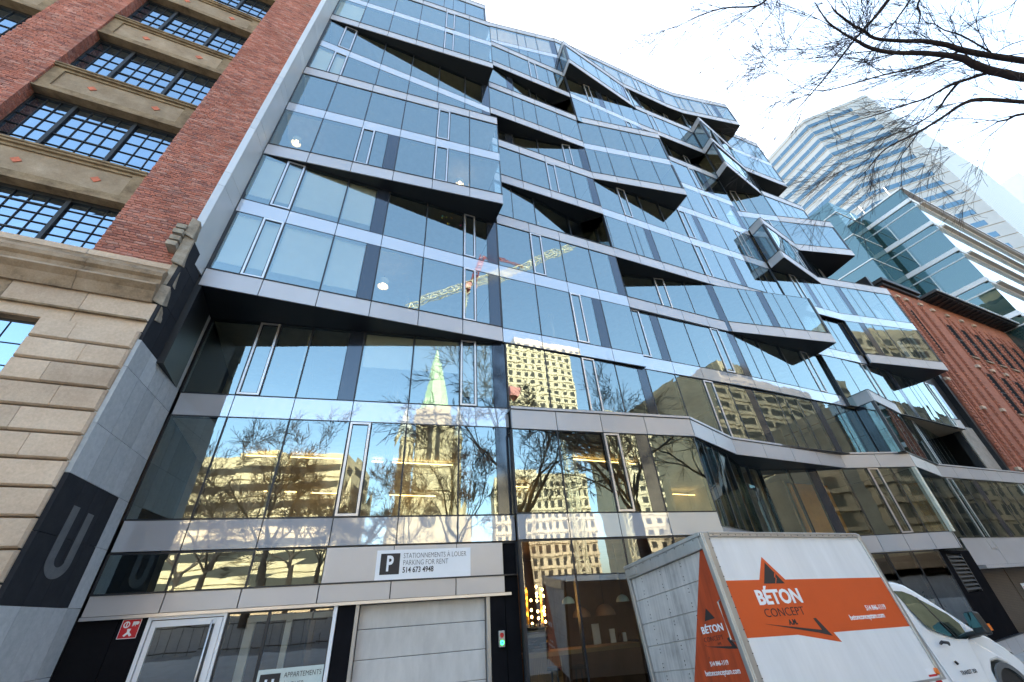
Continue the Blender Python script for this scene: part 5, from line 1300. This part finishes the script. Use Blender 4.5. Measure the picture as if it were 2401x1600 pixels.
# ================================================================== WHAT THE GLASS MIRRORS: church, blocks, crane
CH_S = solid('church_stone', (.44, .36, .24), .9, 0, .22, .5, bump=.3, bscale=6); COPPER = solid('copper_green', (.40, .52, .36), .6, 0, .1, .4); DKW = solid('dark_louvre', (.03, .028, .025), .8)
SLATE = solid('pale_slate', (.46, .46, .44), .6)
CHU = thing('stone_church', (-5.5, -74, 1.2), 'stone church tower with green copper spire mirrored in the glass', 'church')
m = MB(); m.box(-9.9, -1.3, -78, -70, 1, 40.2); m.box(-14.5, 3.5, -100, -73, 1, 17); part(m, 'tower', CH_S, CHU)
m = MB(); m.extrude([(-14.8, -72.9, 17), (3.8, -72.9, 17), (-5.5, -72.9, 27.5)], (0, -27, 0)); part(m, 'nave_roof', SLATE, CHU)
m = MB(); b_ = [(-9.2, -78.2), (-1.8, -78.2), (-1.8, -69.9), (-9.2, -69.9)]; cx, cy = -5.5, -74
oc = [(cx + 4.1 * math.cos(math.pi / 8 + i * math.pi / 4), cy + 4.1 * math.sin(math.pi / 8 + i * math.pi / 4)) for i in range(8)]
for i in range(8): a, b = oc[i], oc[(i + 1) % 8]; m.poly([(*a, 41.6), (*b, 41.6), (cx, cy, 62)])
m.lathe((cx, cy, 61.4), [(.02, -.4), (.35, 0), (.02, .4)], 8); m.tube([(cx, cy, 61.5), (cx, cy, 64)], .08, 5); part(m, 'spire', COPPER, CHU)
m = MB()
for i in range(4): a = math.pi / 4 + i * math.pi / 2; m.box(cx + 3.0 * math.cos(a) - .5, cx + 3.0 * math.cos(a) + .5, cy + 3.0 * math.sin(a) - .5, cy + 3.0 * math.sin(a) + .5, 41.6, 46)
part(m, 'spire_dormer', COPPER, CHU)
m = MB(); m.box(-9.6, -1.4, -78.4, -69.6, 40.2, 41.7)
for i in range(16): m.box(-9.5 + i * .52, -9.25 + i * .52, -69.6, -69.3, 40.0, 41.0)
part(m, 'cornice', CH_S, CHU)
for x in (-6.5, -4.5):
    m = MB(); m.extrude([(x - .55, -69.97, 29), (x + .55, -69.97, 29), (x + .55, -69.97, 37), (x, -69.97, 38.2), (x - .55, -69.97, 37)], (0, .05, 0)); part(m, 'belfry_opening', DKW, CHU)
    m = MB()
    for s_ in (-.75, .75): m.box(x + s_ - .14, x + s_ + .14, -70, -69.7, 28.5, 37.4)
    part(m, 'opening_jamb', CH_S, CHU)
for z in (27.6, 39.0, 22.6): m = MB(); m.box(-9.4, -1.6, -78, -69.75, z, z + .4); part(m, 'string_course', CH_S, CHU)
m = MB()
for i in range(12):
    a0, a1 = math.pi * i / 12, math.pi * (i + 1) / 12
    for (r0, r1) in ((3.0, 2.6),): m.poly([(cx + r0 * math.cos(a0), -69.85, 19 + r0 * 1.15 * math.sin(a0)), (cx + r0 * math.cos(a1), -69.85, 19 + r0 * 1.15 * math.sin(a1)), (cx + r1 * math.cos(a1), -69.85, 19 + r1 * 1.15 * math.sin(a1)), (cx + r1 * math.cos(a0), -69.85, 19 + r1 * 1.15 * math.sin(a0))])
part(m, 'great_arch', SILL, CHU)
m = MB(); m.tube([(cx, -70.02, 17), (cx, -69.9, 17)], 2.0, 20); rw = part(m, 'rose_window', DKW, CHU)
m = MB()
for i in range(12): a = math.pi * i / 6; m.tube([(cx, -69.85, 17), (cx + 1.95 * math.cos(a), -69.85, 17 + 1.95 * math.sin(a))], .07, 4)
part(m, 'tracery', CH_S, rw)
for x in (-12.0, .5):
    m = MB(); m.lathe((x, -70.6, 0), [(1.75, 1), (1.75, 33.5), (1.95, 33.6), (1.95, 34.4)], 8); tu = part(m, 'corner_turret', CH_S, CHU)
    m = MB(); m.lathe((x, -70.6, 34.4), [(1.8, 0), (.05, 8.0)], 8); part(m, 'turret_cap', SLATE, tu)
    m = MB()
    for a in (1.0, 1.57, 2.14): m.box(x + 1.8 * math.cos(a) - .2, x + 1.8 * math.cos(a) + .2, -70.6 + 1.72 * math.sin(a), -70.6 + 1.8 * math.sin(a), 27.5, 32.5)
    part(m, 'lancet', DKW, tu)
def block(name, x0, x1, y0, y1, z1, wall, label, cols, rows_, wz=.62, wx=.6, z0=1.0, win=DKW, cat='office building', zfirst=5):
    t = thing(name, ((x0 + x1) / 2, y1, z0), label, cat)
    m = MB(); m.box(x0, x1, y0, y1, z0, z1); m.box(x0 + (x1 - x0) * .3, x0 + (x1 - x0) * .55, y0, y1 - 6, z1, z1 + 3.2); part(m, 'wall', wall, t)
    n = 0; far = MB()
    for j in range(rows_):
        h = (z1 - zfirst - 1.5) / rows_; zz_ = zfirst + j * h
        for i in range(cols):
            w_ = (x1 - x0) / cols; xa = x0 + i * w_ + w_ * (1 - wx) / 2
            if n < 300:
                m = MB(); m.box(xa, xa + w_ * wx, y1 - .1, y1 + .02, zz_ + h * (1 - wz) / 2, zz_ + h * (1 + wz) / 2); part(m, 'window', win, t)
            else: far.box(xa, xa + w_ * wx, y1 - .1, y1 + .02, zz_ + h * (1 - wz) / 2, zz_ + h * (1 + wz) / 2)
            n += 1
        m = MB(); m.box(x0 - .1, x1 + .1, y1, y1 + .25, zz_ - .15, zz_ + .2); part(m, 'floor_band', wall, t)
    if far.f: part(far, 'windows', win, t)['kind'] = 'stuff'
    # side facing the church, one window column
    for j in range(rows_):
        h = (z1 - zfirst - 1.5) / rows_; zz_ = zfirst + j * h
        m = MB(); m.box(x1 - .1, x1 + .02, y0 + 2, y1 - 2, zz_ + h * .25, zz_ + h * .75); part(m, 'window', win, t)
    return t
YEL = solid('sunlit_concrete', (.53, .42, .28), .9, 0, .2, .3); YEL2 = solid('limestone', (.55, .46, .33), .9, 0, .12, .3); BRN2 = solid('brown_limestone', (.36, .285, .205), .9, 0, .25, .3); BRN = solid('brown_stone', (.22, .17, .125), .9, 0, .3, .4)
block('concrete_block', -66, -25, -98, -76, 33.5, YEL, 'long sunlit concrete building with dark window strips mirrored at left', 1, 7, .42, .9)
block('limestone_block', 9, 36, -100, -80, 28.0, YEL2, 'sunlit limestone building with rows of windows mirrored beside the black mullion', 16, 9, .62, .5)
block('pale_apartment_tower', 62, 96, -150, -120, 104, YEL2, 'tall pale apartment tower mirrored in the middle glass', 9, 26, .5, .5, zfirst=10)
block('brown_stone_block', 40, 84, -36, -20, 12.5, BRN, 'low dark brown stone building mirrored in the right hand office glass', 14, 3, .6, .5)
block('dark_street_block', 90, 150, -48, -20, 30, BRN, 'dark stone building far along the street mirrored at far right', 14, 7, .55, .5)
block('long_street_block', 155, 320, -60, -22, 44, BRN, 'tall dark building at the end of the street mirrored at far right', 20, 9, .55, .5)
block('stepped_office_block', 52, 78, -75, -46, 35, YEL, 'sunlit tan office building mirrored in the right middle glass', 11, 10, .5, .6)
block('brown_tower_block', 88, 140, -78, -46, 53, BRN2, 'tall brown stone office building mirrored in the far right boxes', 7, 12, .45, .8)
CRY = solid('crane_cream', (.62, .56, .40), .5); CRR = solid('crane_red', (.34, .05, .05), .45)
def lattice(mb, a, b, wdt, n, r=.07):
    a, b = Vector(a), Vector(b); t = (b - a).normalized(); s = t.cross(Vector((0, 1, 0.01))).normalized(); u = t.cross(s)
    cs = [(s * i + u * j) * wdt / 2 for i, j in ((-1, -1), (1, -1), (1, 1), (-1, 1))]
    for c in cs: mb.tube([a + c, b + c], r, 4)
    for k in range(n):
        p, q = a.lerp(b, k / n), a.lerp(b, (k + 1) / n)
        for i in range(4):
            c, d = cs[i], cs[(i + 1) % 4]
            mb.tube([p + c, q + d] if k % 2 else [p + d, q + c], r * .6, 3); mb.tube([p + c, p + d], r * .6, 3)
for nm, mx, my, z1, lab in (('tower_crane', 26.3, -61, 74, 'red and cream luffing tower crane mirrored in the blue glass'), ('crane_mast', 36.5, -60, 42, 'cream lattice crane mast mirrored in the lower office glass')):
    t = thing(nm, (mx, my, 1), lab, 'crane')
    m = MB(); lattice(m, (mx, my, 1), (mx, my, z1), 1.9, int(z1 / 2), .12); part(m, 'mast', CRY, t)
    if nm == 'tower_crane':
        m = MB(); lattice(m, (27, -60, 76), (60, -60, 102), 1.7, 22, .11); part(m, 'jib', CRY, t)
        m = MB(); lattice(m, (27, -60, 76), (9.5, -60, 63.2), 1.5, 12, .10); part(m, 'counter_jib', CRY, t)
        m = MB(); m.box(25.2, 28.2, -62, -59.5, 74, 76.2); part(m, 'machine_deck', CRR, t)
        m = MB(); lattice(m, (27.5, -60, 77), (30, -60, 88), 1.2, 7, .14); lattice(m, (30, -60, 88), (40, -60, 86.5), .5, 8, .08); part(m, 'a_frame', CRR, t)
    else:
        m = MB(); m.box(35, 38, -61, -58, 42, 44.5); part(m, 'cab', CRR, t)

# church lawn fence across the street, mirrored low in the shop glass
t = thing('iron_fence', (0, -6.6, -.9), 'black iron railing along the church grounds, mirrored in the entrance glass', 'fence')
m = MB()
for i in range(60): m.tube([(-14 + i * .55, -6.6, -.95), (-14 + i * .55, -6.6, .45)], .014, 4, cap=False)
o = m.build('bars', STEEL, t); o['kind'] = 'stuff'
m = MB(); m.box(-14, 18.6, -6.63, -6.57, .25, .30); m.box(-14, 18.6, -6.63, -6.57, -.8, -.75); m.build('rail', STEEL, t)
